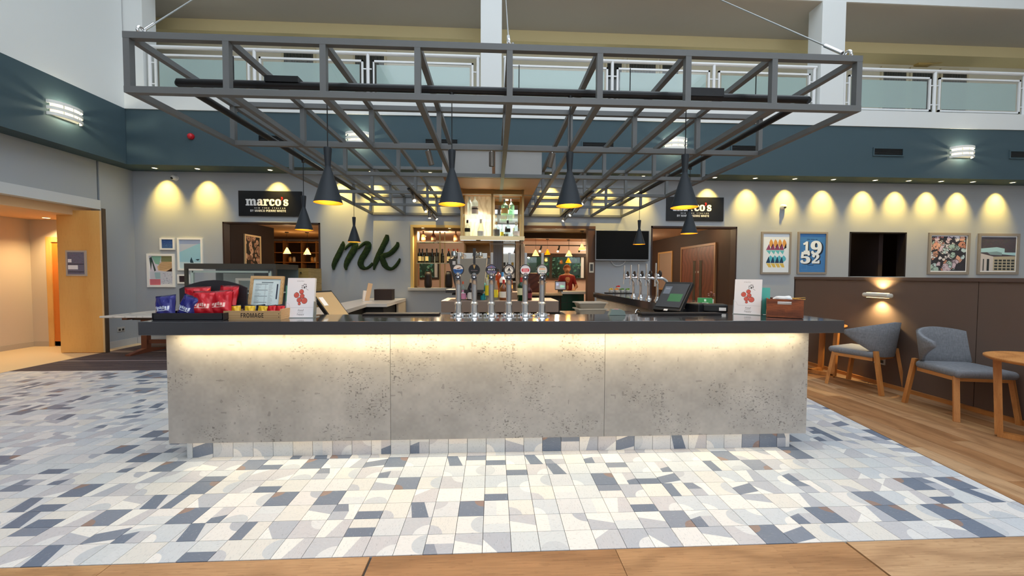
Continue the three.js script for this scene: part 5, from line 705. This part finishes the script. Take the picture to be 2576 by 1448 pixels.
// ================================================================ beer taps on the front bar
const TOP = 1.104;
const lens = [
  (c) => { c.fillStyle = '#d9cfc6'; c.fillRect(0, 0, 128, 128); poly(c, '#5a4238', [[40, 46], [92, 34], [96, 46], [60, 56]]); c.fillStyle = '#1d4f92'; c.fillRect(0, 56, 128, 72); c.fillStyle = '#123262'; for (let i = 0; i < 6; i++) c.fillRect(24 + i * 14, 68, 9, 20); c.fillStyle = '#8fb4dc'; c.fillRect(34, 60, 60, 4); c.fillRect(38, 100, 50, 8); },
  (c) => { c.fillStyle = '#0a090a'; c.fillRect(0, 0, 128, 128); poly(c, '#a98c58', [[44, 0], [84, 0], [64, 58]]); c.fillStyle = '#9c8f9c'; c.font = '17px serif'; c.textAlign = 'center'; c.fillText('GUINNESS', 64, 80, 100); },
  (c) => { c.fillStyle = '#6c6a8c'; c.fillRect(0, 0, 128, 128); c.fillStyle = '#0f0f18'; c.fillRect(0, 42, 128, 36); c.fillStyle = '#f0f0f2'; c.font = 'bold 27px sans-serif'; c.textAlign = 'center'; c.fillText("BECK'S", 64, 70, 104); c.fillStyle = '#14142c'; c.font = 'bold 22px sans-serif'; c.fillText('VIER', 64, 100); c.fillStyle = '#c05a70'; c.fillRect(58, 24, 12, 14); },
  (c) => { c.fillStyle = '#4a403c'; c.fillRect(0, 0, 128, 128); c.fillStyle = '#dcd8d2'; c.beginPath(); c.arc(64, 64, 54, 0, 7); c.fill(); c.fillStyle = '#25221f'; for (let i = 0; i < 18; i++) { const a = -2.8 + i * 0.145 * 1.05; c.save(); c.translate(64 + 44 * Math.cos(a), 64 + 44 * Math.sin(a)); c.rotate(a); c.fillRect(-5, -2, 9, 4); c.restore(); } poly(c, '#1a1614', [[40, 74], [58, 52], [62, 36], [72, 36], [74, 54], [90, 74]]); c.fillRect(26, 78, 76, 3); c.fillRect(40, 86, 48, 5); },
  (c) => { c.fillStyle = '#e2e0e6'; c.fillRect(0, 0, 128, 128); c.fillStyle = '#c0283a'; c.fillRect(22, 44, 84, 46); c.fillRect(14, 56, 100, 22); c.fillStyle = '#f4dce0'; c.font = 'bold 20px sans-serif'; c.textAlign = 'center'; c.fillText('STELLA', 64, 64, 72); c.fillText('ARTOIS', 64, 84, 72); },
  (c) => { c.fillStyle = '#d9d6d4'; c.fillRect(0, 0, 128, 128); c.fillStyle = '#4a4640'; for (let i = 0; i < 7; i++) c.fillRect(30 + i * 10, 22, 6, 12); c.fillStyle = '#d88a3a'; for (let i = 0; i < 7; i++) c.fillRect(28 + i * 11, 42, 8, 16); c.fillStyle = '#2c6a58'; c.font = 'bold 20px sans-serif'; c.textAlign = 'center'; c.fillText('RESERVE', 64, 86, 84); poly(c, '#1c3d30', [[20, 112], [50, 96], [70, 106], [96, 96], [112, 112], [100, 128], [24, 128]]); },
].map((f) => canvasTex(128, 128, f));
const tapParts = { flange: merge([cyl(0.052, 0.056, 0.014, 0, 0.007, 0, 28), cyl(0.044, 0.05, 0.012, 0, 0.02, 0, 28), box(0.13, 0.012, 0.03, 0, 0.014, 0.01)]), body: cyl(0.029, 0.031, 0.07, 0, 0.06, 0, 24), collar: merge([cyl(0.033, 0.033, 0.014, 0, 0.1, 0, 24), cyl(0.027, 0.033, 0.012, 0, 0.113, 0, 24)]), pipe: tube([[0, 0.1, 0], [0, 0.2, 0], [0, 0.285, 0.002], [0, 0.325, 0.016], [0, 0.345, 0.045], [0, 0.33, 0.075]], 0.0235, 30, 18), tapHead: merge([cyl(0.02, 0.024, 0.03, 0, 0.336, 0.004, 20), sph(0.022, 0, 0.352, 0.004)]), stem: cyl(0.012, 0.016, 0.04, 0, 0.365, 0.0, 14), disc: cyl(0.045, 0.045, 0.014, 0, 0.389, 0.012, 36, false, PI / 2), rim: tor(0.045, 0.004, 0, 0.389, 0.019, 0, 0), face: at(new THREE.CircleGeometry(0.042, 36), 0, 0.389, 0.0195), handle: rbx(0.022, 0.13, 0.012, 0.003, 0.004, 0.47, 0), stout: merge([box(0.02, 0.1, 0.014, 0, 0.46, 0), box(0.026, 0.012, 0.016, 0, 0.515, 0), box(0.024, 0.05, 0.016, 0, 0.546, 0)]) };
const names6 = ['blue and cream badge', 'black badge and tall black handle', 'violet and black badge', 'round grey badge with a dark figure', 'white badge with a red plaque', 'white badge with green and orange lettering'];
[-0.295, -0.161, -0.017, 0.131, 0.27, 0.413].forEach((x, i) => {
  const t = thing('beer_tap', `chrome beer tap with ${names6[i]}`, 'beer tap', [x, TOP, -3.25], 0, 'chrome beer taps on the front bar');
  part(t, 'flange', tapParts.flange, M.chrome); part(t, 'base', tapParts.body, M.chrome); part(t, 'collar', tapParts.collar, mat('#e4e2de', 0.2, 0.9)); part(t, 'pipe', tapParts.pipe, mat('#d4d4d8', 0.12, 1)); part(t, 'tap_head', tapParts.tapHead, M.chrome); part(t, 'stem', tapParts.stem, M.black);
  const b = part(t, 'badge', tapParts.disc, M.black); part(b, 'badge_rim', tapParts.rim, mat('#26262c', 0.3)); part(b, 'badge_face', tapParts.face, printM(lens[i], 0.25));
  if (i === 1) part(t, 'handle', tapParts.stout, mat('#101012', 0.3), 'tall black handle'); else part(t, 'handle', tapParts.handle, mat('#8d949c', 0.4, 0.3));
});
// swan neck taps on the bar return
const swan = (() => { const t = thing('swan_neck_tap', '', 'beer tap', [0, 0, 0], 0, 'swan neck taps on the bar return'); part(t, 'neck', tube([[0, 0, 0], [0, 0.2, 0], [-0.01, 0.27, 0], [-0.06, 0.31, 0], [-0.16, 0.315, 0]], 0.019, 28, 14), M.chrome); part(t, 'base', [cyl(0.04, 0.045, 0.02, 0, 0.01, 0), cyl(0.027, 0.03, 0.035, 0, 0.035, 0)], M.chrome); part(t, 'tap_head', [cyl(0.02, 0.02, 0.09, -0.15, 0.33, 0), cyl(0.008, 0.012, 0.09, -0.165, 0.25, 0), sph(0.026, -0.12, 0.345, 0)], M.chrome); part(t, 'handle', rbx(0.016, 0.14, 0.022, 0.003, -0.155, 0.44, 0), mat('#c6c4be', 0.2, 0.9)); part(t, 'badge', cyl(0.045, 0.045, 0.014, -0.1, 0.37, 0, 28, false, 0, 0, PI / 2), mat('#2a2a2e', 0.35, 0.4)); return t; })();
[4.9, 5.2, 5.5, 5.8, 6.1].forEach((d, i) => { const p = [2.27, TOP, -d], o = i ? copyOf(swan, p, 0) : (swan.position.set(...p), swan); o.userData.label = `chrome swan neck tap on the bar return, ${['nearest', 'second', 'third', 'fourth', 'rearmost'][i]} to the viewer`; });
// ================================================================ left end of the bar: crisps, crate, price list, menus
{
  const t = thing('snack_stand', 'black arched snack tray at the left end of the bar', 'stand', [-2.26, TOP, -3.0]); const m = mat('#26242a', 0.6); const s = new THREE.Shape(); s.moveTo(-0.25, 0); s.lineTo(0.27, 0); s.lineTo(0.27, 0.235); s.quadraticCurveTo(0.02, 0.36, -0.25, 0.225); s.closePath();
  part(t, 'arched_back', ext(s, 0.012, 0.001).translate(0, 0, -0.2), m); part(t, 'tray', [box(0.5, 0.008, 0.26, 0, 0.004, -0.07), box(0.5, 0.05, 0.01, 0, 0.029, 0.055), box(0.01, 0.05, 0.26, -0.25, 0.029, -0.07), box(0.01, 0.05, 0.26, 0.25, 0.029, -0.07)], m);
}
function bagGeo(w, h, d) { const N = 14, g = new THREE.PlaneGeometry(w, h, N, N), p = g.attributes.position; const f = (s) => { const q = g.clone(), b = q.attributes.position; for (let i = 0; i < b.count; i++) { const u = b.getX(i) / w * 2, v = b.getY(i) / h * 2, bulge = Math.pow(Math.max(0, (1 - u * u) * (1 - Math.pow(Math.abs(v), 2.5))), 0.6); b.setXYZ(i, b.getX(i) * (1 - 0.06 * (1 - Math.abs(v))), b.getY(i) + h / 2, s * (d * 0.5 * bulge * (1 + 0.18 * Math.sin(u * 7 + v * 5)) + 0.001)); } if (s < 0) { const ix = q.index.array; for (let i = 0; i < ix.length; i += 3) [ix[i], ix[i + 1]] = [ix[i + 1], ix[i]]; } q.computeVertexNormals(); return q; }; return merge([f(1), f(-1)]); }
const bagTex = (base, dark, blob, seed) => canvasTex(160, 200, (c) => { c.fillStyle = base; c.fillRect(0, 0, 160, 200); c.fillStyle = dark; c.fillRect(0, 0, 160, 14); c.fillRect(0, 186, 160, 14); c.fillStyle = blob; for (let i = 0; i < 7; i++) c.fillRect(24 + i * 16, 96 + (i * seed) % 9, 12, rr(20, 34)); c.fillRect(30, 132, 100, 6); });
const bagM = (t) => mat('#ffffff', 0.22, 0.15, { map: t }), blueBag = bagM(bagTex('#2a2a78', '#1a1a50', '#cfd6ea', 5)), redBag = bagM(bagTex('#c01828', '#7c0c18', '#eec0b8', 7)), bigBag = bagGeo(0.17, 0.195, 0.08);
[[-2.44, -0.02, 0.0, -2.965, 0.12, 'blue', 'leftmost blue crisp bag at the end of the snack tray'], [-2.325, 0.0, -0.15, -2.985, -0.3, 'blue', 'second blue crisp bag tipped against the red ones'], [-2.2, 0.01, 0.1, -3.0, 0, 'red', 'left large red crisp bag in the snack tray'], [-2.08, 0.015, -0.1, -3.02, 0.06, 'red', 'right large red crisp bag in the snack tray'], [-2.3, 0.04, 0.3, -3.09, 0.1, 'red', 'red crisp bag lying behind the blue ones'], [-2.1, 0.05, -0.2, -3.11, -0.05, 'red', 'rear red crisp bag near the arched back']].forEach(([x, y, ry, z, rz, c, l]) => { const b = single('crisp_bag', l, 'crisp bag', bigBag, c === 'blue' ? blueBag : redBag, 'crisp bags in the snack tray'); b.position.set(x, TOP + 0.012 + Math.max(0, y), z); b.rotation.set(-0.2, ry, rz); if (c === 'blue') b.scale.set(0.85, 0.9, 0.85); });
{
  const tx = canvasTex(512, 80, (c) => { c.fillStyle = '#c9a476'; c.fillRect(0, 0, 512, 80); for (let i = 0; i < 90; i++) { c.fillStyle = `rgba(140,98,54,${rr(0.05, 0.25)})`; c.fillRect(0, rr(0, 80), 512, rr(0.5, 2)); } c.fillStyle = '#2c2018'; c.font = 'bold 56px sans-serif'; c.fillText('FROMAGE', 150, 61, 210); c.fillStyle = '#3a2c22'; c.beginPath(); c.arc(494, 26, 4, 0, 7); c.arc(494, 56, 4, 0, 7); c.fill(); });
  const t = thing('fromage_crate', 'shallow pale wooden crate lettered FROMAGE with snack packets', 'crate', [-1.826, TOP, -3.075], -0.03); part(t, 'front_board', box(0.43, 0.066, 0.01, 0, 0.033, 0.08), M.paleOak); part(t, 'lettering', plane(0.43, 0.066, 0, 0.033, 0.0855), printM(tx, 0.7)); part(t, 'back_board', box(0.43, 0.066, 0.01, 0, 0.033, -0.08), M.paleOak); part(t, 'side_board', [box(0.01, 0.08, 0.15, -0.21, 0.04, 0), box(0.01, 0.08, 0.15, 0.21, 0.04, 0)], M.paleOak); part(t, 'bottom_board', box(0.41, 0.006, 0.15, 0, 0.003, 0), M.paleOak);
  const sm = bagGeo(0.075, 0.1, 0.03), yel = bagM(bagTex('#d8b22c', '#2a3440', '#2a3440', 3)), blk = bagM(bagTex('#2c3540', '#10141a', '#c8b060', 4)), red = bagM(bagTex('#c81e26', '#240c10', '#f0e0e0', 9));
  [[-0.16, 0.03, yel, 'yellow snack packet at the left of the crate'], [-0.11, -0.02, blk, 'dark snack packet behind the left yellow one'], [-0.06, 0.03, yel, 'second yellow snack packet in the crate'], [-0.01, -0.03, blk, 'dark snack packet in the middle of the crate'], [0.03, 0.03, yel, 'third yellow snack packet in the crate'], [0.1, 0.02, red, 'left red snack packet standing in the crate'], [0.165, 0.025, red, 'right red snack packet standing in the crate'], [0.13, -0.035, blk, 'dark snack packet behind the two red ones']].forEach(([x, z, m, l]) => { const b = single('snack_packet', l, 'snack packet', sm, m, 'packets in the FROMAGE crate'); b.position.set(-1.826 + x, TOP + 0.0065, -3.075 + z); b.rotation.set(-0.22, rr(-0.3, 0.3), rr(-0.12, 0.12)); });
  const list = canvasTex(260, 320, (c) => { c.fillStyle = '#cfe2ea'; c.fillRect(0, 0, 260, 320); c.fillStyle = '#3a4a58'; c.fillRect(78, 30, 110, 7); for (let i = 0; i < 26; i++) { c.fillStyle = i % 6 === 0 ? '#3f4c58' : 'rgba(70,90,105,0.55)'; c.fillRect(22, 48 + i * 10, i % 6 === 0 ? 120 : rr(20, 60), i % 6 === 0 ? 4 : 3); c.fillStyle = 'rgba(70,90,105,0.5)'; c.fillRect(112, 48 + i * 10, 12, 3); c.fillRect(150, 48 + i * 10, rr(18, 46), 3); } c.fillStyle = '#24344a'; c.fillRect(224, 48, 14, 150); });
  const f = thing('price_list_frame', 'wooden framed price list leaning at the back of the bar', 'price list', [-1.93, TOP, -3.31], 0.04); f.rotation.x = -0.22; part(f, 'frame', [bnd(-0.135, 0.135, 0.31, 0.335, -0.01, 0.01), bnd(-0.135, 0.135, 0.005, 0.03, -0.01, 0.01), bnd(-0.135, -0.112, 0.03, 0.31, -0.01, 0.01), bnd(0.112, 0.135, 0.03, 0.31, -0.01, 0.01)], M.paleOak); part(f, 'backing', bnd(-0.112, 0.112, 0.03, 0.31, -0.008, 0), mat('#b89468', 0.7)); part(f, 'sheet', plane(0.222, 0.278, 0, 0.17, 0.0015), printM(list, 0.6));
  const leafT = canvasTex(320, 420, (c) => {
    c.fillStyle = '#eceaf0'; c.fillRect(0, 0, 320, 420); c.fillStyle = '#8c8890'; c.font = 'italic 14px sans-serif'; c.textAlign = 'center'; c.fillText('All Day Menu', 150, 38);
    [[112, 184, 30], [168, 148, 26], [178, 194, 26], [146, 236, 28], [206, 244, 34], [150, 276, 16]].forEach(([x, y, r]) => { c.fillStyle = '#cf5a4e'; c.beginPath(); c.ellipse(x, y, r, r * 0.94, 0, 0, 7); c.fill(); c.strokeStyle = '#3a2a26'; c.lineWidth = 2.5; c.stroke(); c.strokeStyle = 'rgba(240,190,180,0.8)'; c.beginPath(); c.arc(x - r * 0.2, y - r * 0.1, r * 0.5, 3.4, 4.8); c.stroke(); c.fillStyle = '#2e3d2a'; c.fillRect(x - 8, y - r - 1, 16, 4); });
    c.strokeStyle = c.fillStyle = '#3c3c3e'; c.lineWidth = 2.5; c.beginPath(); c.moveTo(246, 132); c.lineTo(206, 104); c.stroke(); for (let i = 0; i < 12; i++) { c.beginPath(); c.ellipse(196 + rr(-26, 26), 92 + rr(-24, 18), 9, 4, rr(0, 3), 0, 7); c.fill(); }
    c.strokeStyle = '#b9b7c0'; c.lineWidth = 2; c.beginPath(); c.moveTo(4, 268); c.quadraticCurveTo(34, 270, 40, 310); c.lineTo(60, 318); c.lineTo(318, 316); c.stroke();
    c.fillStyle = '#6a686e'; c.font = 'italic 30px sans-serif'; c.fillText('Food', 168, 356); c.fillRect(136, 366, 66, 2); c.fillText('happy', 168, 398);
  });
  function menuHolder(label, pos, turn) { const t = thing('menu_holder', label, 'menu holder', pos, turn, 'tomato menus on the bar'); const up = (g) => g.rotateX(-0.16); part(t, 'menus', up(box(0.21, 0.315, 0.026, 0, 0.162, -0.015)), M.paper); part(t, 'cover_print', up(plane(0.21, 0.315, 0, 0.162, -0.0012)), printM(leafT, 0.6)); part(t, 'holder', up(merge([box(0.22, 0.16, 0.004, 0, 0.08, -0.034), box(0.004, 0.13, 0.05, -0.108, 0.066, -0.02), box(0.004, 0.13, 0.05, 0.108, 0.066, -0.02)])), mat('#cfd6d6', 0.1, 0, { transmission: 0.7, thickness: 0 })); part(t, 'holder_foot', box(0.22, 0.006, 0.12, 0, 0.003, -0.05), mat('#d4dadb', 0.1, 0, { transmission: 0.5, thickness: 0 })); return t; }
  menuHolder('white tomato menu standing on the left of the bar', [-1.535, TOP, -3.1], 0.03); menuHolder('white tomato menu seen at an angle on the right of the bar', [2.27, TOP, -3.32], -0.75);
  single('green_leaflet', 'green leaflet standing behind the left tomato menu', 'leaflet', box(0.1, 0.25, 0.006, -1.64, TOP + 0.128, -3.2, -0.1), mat('#5b9a86', 0.7)); single('green_leaflet', 'mint green leaflet behind the right tomato menu', 'leaflet', box(0.1, 0.24, 0.006, 2.43, TOP + 0.122, -3.33, -0.1, -0.5), mat('#5fbfae', 0.7));
}
// black rubber mats, touch terminals
single('bar_mat', 'long black rubber bar mat left of the taps', 'bar mat', rbx(0.64, 0.018, 0.11, 0.006, -0.78, TOP + 0.009, -3.31), mat('#171214', 0.8)); single('bar_mat', 'black bar mat under the till on the right', 'bar mat', [rbx(0.72, 0.02, 0.1, 0.006, 1.65, TOP + 0.01, -3.315)], mat('#171214', 0.8));
{
  const t = thing('order_screen', 'tilted beige order screen behind the left end of the bar', 'screen', [-1.5, 0.87, -3.62], 1.2); part(t, 'pillar', [box(0.16, 0.02, 0.2, 0, 0.01, 0), box(0.06, 0.2, 0.06, 0, 0.12, 0)], M.black); part(t, 'casing', box(0.24, 0.34, 0.03, 0.0, 0.29, -0.01, -0.75, 0, -0.0), M.black); part(t, 'screen_face', box(0.215, 0.3, 0.004, 0, 0.301, 0.003, -0.75), mat('#b9a27c', 0.25)); part(t, 'note', box(0.05, 0.1, 0.001, -0.07, 0.333, -0.022, -0.75), M.paper);
  const s = thing('touch_till', 'black touch screen till with green button on the right of the bar', 'till', [1.76, 0.87, -3.66], -0.95); part(t && s, 'base', [rbx(0.3, 0.07, 0.3, 0.01, 0.02, 0.035, -0.02), box(0.14, 0.2, 0.1, 0.02, 0.16, -0.06)], M.black); part(s, 'casing', rbx(0.28, 0.36, 0.045, 0.008, 0, 0.37, 0, -0.72), M.black);
  part(s, 'screen_face', plane(0.25, 0.29, 0, 0.39, 0.022, -0.72), mat('#202226', 0.2, 0, { emissive: '#ffffff', emissiveIntensity: 0.35, emissiveMap: canvasTex(160, 190, (c) => { c.fillStyle = '#4a4a4c'; c.fillRect(0, 0, 160, 190); c.fillStyle = '#9aa4b4'; c.fillRect(10, 22, 46, 62); c.fillStyle = '#c8d0d8'; c.fillRect(18, 36, 28, 10); c.fillStyle = '#52a85c'; c.fillRect(62, 82, 84, 62); }) })); part(s, 'label_sticker', plane(0.04, 0.02, 0, 0.255, 0.14, -0.72), mat('#dcdcdc', 0.5)); part(s, 'printer', rbx(0.15, 0.17, 0.18, 0.015, 0.14, 0.23, -0.17), mat('#12131a', 0.45)); part(s, 'printer_foot', box(0.13, 0.145, 0.14, 0.14, 0.0725, -0.17), M.black);
  const p = thing('receipt_printer', 'low black receipt printer beside the touch till', 'printer', [2.14, TOP, -3.62], -0.3); part(p, 'casing', rbx(0.22, 0.075, 0.16, 0.015, 0, 0.0375, 0), M.black); part(p, 'paper_slip', box(0.06, 0.03, 0.002, 0.06, 0.03, 0.081), M.paper);
  const q = thing('tent_card', 'small green folded tent card on the bar return', 'card', [2.24, TOP, -3.95], -0.35); part(q, 'front_leaf', box(0.14, 0.12, 0.003, 0, 0.058, 0.03, -0.42), mat('#2f8a4a', 0.7)); part(q, 'back_leaf', box(0.14, 0.12, 0.003, 0, 0.058, -0.03, 0.42), M.paper); part(q, 'print', [box(0.02, 0.025, 0.001, 0, 0.088, 0.0195, -0.42), box(0.06, 0.01, 0.001, 0, 0.06, 0.032, -0.42), box(0.07, 0.01, 0.001, 0, 0.042, 0.04, -0.42)], mat('#cfe6d2', 0.7));
  const v = thing('flower_pot', 'tiny white pot with dried flowers on the bar return', 'plant', [2.66, TOP, -4.55]); part(v, 'pot', cyl(0.03, 0.025, 0.06, 0, 0.03, 0), mat('#e4e0d8', 0.5)); part(v, 'stems', Array.from({ length: 7 }, (_, i) => rod([0, 0.05, 0], [Math.cos(i) * 0.035, 0.1 + 0.02 * (i % 3), Math.sin(i) * 0.03], 0.002, 5)), mat('#5a4028', 0.8)); part(v, 'blossoms', Array.from({ length: 7 }, (_, i) => sph(0.011, Math.cos(i) * 0.035, 0.103 + 0.02 * (i % 3), Math.sin(i) * 0.03, 1, 1, 1, 8)), mat('#9c6a5a', 0.8));
}
// wooden crate at the right end
{
  const t = thing('napkin_crate', 'reddish slatted wooden crate with a slot handle at the right end of the bar', 'crate', [2.485, TOP, -3.155], -0.62); const W = 0.27, Dp = 0.25, H = 0.155;     // local +z face carries the handle, +x face the slats
  const s = shp([[-Dp / 2, 0.004], [Dp / 2, 0.004], [Dp / 2, H], [-Dp / 2, H]]); const hole = new THREE.Path(); hole.moveTo(-0.05, 0.112); hole.lineTo(0.045, 0.112); hole.lineTo(0.045, 0.135); hole.lineTo(-0.05, 0.135); s.holes.push(hole);
  [0, 1].forEach((k) => part(t, 'end_board', uvm(ext(s, 0.014).rotateY(k * PI).translate(0, 0, k ? -W / 2 : W / 2 - 0.014), 2.5, k * 0.4), M.acacia)); const tonesC = ['#ffffff', '#e0c8b0', '#ffffff'].map((h, i) => mat(['#f2d6bb', '#d8b49a', '#ffe6c4'][2 - i], 0.55, 0, { map: i === 2 ? acacia : paleOak }));
  for (let k = 0; k < 3; k++) for (const sx of [-1, 1]) part(t, 'slat', uvm(box(0.012, 0.046, W - 0.03, sx * (Dp / 2 - 0.006), 0.028 + k * 0.05, 0), 2.5, k * 0.3, 0), [M.paleOak, M.acacia, mat('#d8a888', 0.55, 0, { map: furnOak })][k]);
  part(t, 'bottom_board', box(Dp - 0.024, 0.008, W - 0.03, 0, 0.008, 0), M.acacia);
  const n = thing('napkin_stack', 'pile of white napkins inside the wooden crate', 'napkins', [2.49, TOP + 0.012, -3.175], -0.62); for (let k = 0; k < 7; k++) part(n, 'napkin', box(0.14, 0.018, 0.14, rr(-0.008, 0.008), 0.01 + k * 0.019, 0.02 + rr(-0.01, 0.01), 0, rr(-0.12, 0.12)), M.paper); part(n, 'crumpled_napkin', (() => { const g = new THREE.IcosahedronGeometry(0.05, 2), p = g.attributes.position; for (let i = 0; i < p.count; i++) { const k = 0.75 + 0.5 * hash(Math.round(p.getX(i) * 900), Math.round(p.getY(i) * 900 + p.getZ(i) * 700), 3); p.setXYZ(i, p.getX(i) * k * 1.3, p.getY(i) * k * 0.45, p.getZ(i) * k); } g.computeVertexNormals(); return g.translate(0, 0.145, 0.02); })(), M.paper);
  for (let k = 0; k < 9; k++) { const st = single('wooden_stirrer', 'loose wooden stirrer in the crate beside the napkins', 'stirrer', box(0.012, 0.003, 0.13, 2.58 + rr(-0.03, 0.05), TOP + 0.145 + k * 0.002, -3.18 + rr(-0.05, 0.05), rr(-0.15, 0.15), rr(-2, 2)), mat('#d8a850', 0.6), 'wooden stirrers in the crate'); }
}
// glass napkin dispenser with soda emblem
{ const t = thing('glass_ashtray', 'small glass stand with a red white and blue roundel on the bar', 'glass stand', [1.08, TOP, -3.3]); part(t, 'glass_block', ext(shp([[-0.07, 0], [0.07, 0], [0.06, 0.03], [0.03, 0.045], [-0.05, 0.045]]), 0.05, 0.003).translate(0, 0.003, -0.025), mat('#9fb2b0', 0.08, 0, { transmission: 0.5, thickness: 0 })); part(t, 'roundel', [cyl(0.02, 0.02, 0.003, -0.005, 0.051, 0, 20)], mat('#c8283c', 0.4)); part(t, 'roundel_wave', box(0.04, 0.001, 0.009, -0.005, 0.0533, 0), mat('#e8e8ee', 0.4)); part(t, 'roundel_half', box(0.034, 0.001, 0.008, -0.005, 0.0533, 0.0095), mat('#24408c', 0.4)); }
// tray of fruit bowls at the far end of the return
{
  single('slate_tray', 'black slate tray under the garnish bowls', 'tray', rbx(0.5, 0.014, 0.2, 0.004, 2.42, TOP + 0.007, -7.3), M.black);
  [['#c8a83c', 'leftmost white garnish bowl of lemon slices'], ['#d98a34', 'second white garnish bowl of orange slices'], ['#4f7a3c', 'third white garnish bowl of mint leaves'], ['#5f8a34', 'rightmost white garnish bowl of lime pieces'], ['#b02430', 'raised white garnish bowl of red berries behind the others']].forEach(([c, l], i) => { const t = thing('garnish_bowl', l, 'bowl', [i < 4 ? 2.26 + i * 0.108 : 2.43, TOP + 0.014 + (i === 4 ? 0.05 : 0), i < 4 ? -7.26 : -7.36], 0, 'garnish bowls on the slate tray'); part(t, 'bowl', lathe([[0.001, 0], [0.035, 0.001], [0.05, 0.055], [0.046, 0.056], [0.03, 0.008], [0.001, 0.006]], 20), mat('#e8e6e0', 0.3)); if (i === 4) part(t, 'bowl_foot', cyl(0.03, 0.035, 0.05, 0, -0.025, 0), mat('#e8e6e0', 0.3)); part(t, 'garnish', Array.from({ length: 9 }, (_, k) => sph(0.016, Math.cos(k * 2.4) * 0.026, 0.055 + 0.01 * (k % 3), Math.sin(k * 2.4) * 0.026, 1, 0.8, 1, 8)), mat(c, 0.5)); });
}
// clutter on the low shelf behind the bar
{
  const s = thing('under_bar_station', 'grey stainless station behind the bar holding trays', 'station', [1.25, 0, -4.75]); part(s, 'body', bnd(-0.35, 0.65, 0, 0.95, -0.35, 0.35), mat('#77797c', 0.4, 0.5)); part(s, 'rim', bnd(-0.36, 0.66, 0.95, 0.97, -0.36, 0.36), M.steel);
  [0, 1].forEach((k) => { const t = thing('cutlery_tray', ['upper grey plastic tray of the stack behind the bar', 'lower grey plastic tray of the stack behind the bar'][k], 'tray', [1.2, k ? 0.97 : 1.045, -4.7], 0.1, 'grey trays behind the bar'); part(t, 'tray_body', (() => { const g = new THREE.CylinderGeometry(0.3, 0.25, 0.07, 4, 1).rotateY(PI / 4).scale(0.8, 1, 0.55); return g.translate(0, 0.035, 0); })(), mat('#a29a8e', 0.6)); part(t, 'tray_rim', box(0.37, 0.012, 0.26, 0, 0.069, 0), mat('#b3aa9c', 0.6)); });
  const b = thing('wicker_basket', 'round wicker basket behind the right side of the taps', 'basket', [0.98, 0.87, -3.75]); part(b, 'weave', Array.from({ length: 8 }, (_, i) => tor(0.09, 0.011, 0, 0.09, 0, 0, i * PI / 8)), mat('#b09a74', 0.9)); part(b, 'core', sph(0.088, 0, 0.09, 0, 1, 1, 1, 14), mat('#7d6a4a', 0.9)); part(b, 'basket_foot', cyl(0.04, 0.05, 0.012, 0, 0.006, 0), mat('#8a7450', 0.9));
  const w = thing('condiment_caddy', 'steel rimmed caddy behind the bar beside the till', 'caddy', [1.42, 0.87, -3.7]); part(w, 'tub', lathe([[0.001, 0], [0.07, 0], [0.08, 0.17], [0.075, 0.17], [0.065, 0.01]], 20), M.steel); part(w, 'ring_handle', tor(0.035, 0.007, 0, 0.21, 0, 0, 0.6), M.chrome); part(w, 'sachets', Array.from({ length: 6 }, (_, i) => box(0.05, 0.07, 0.004, rr(-0.04, 0.04), 0.16, rr(-0.04, 0.04), rr(-0.3, 0.3), rr(-1, 1))), mat('#c8b48c', 0.7));
}
renderer.render(scene, camera);
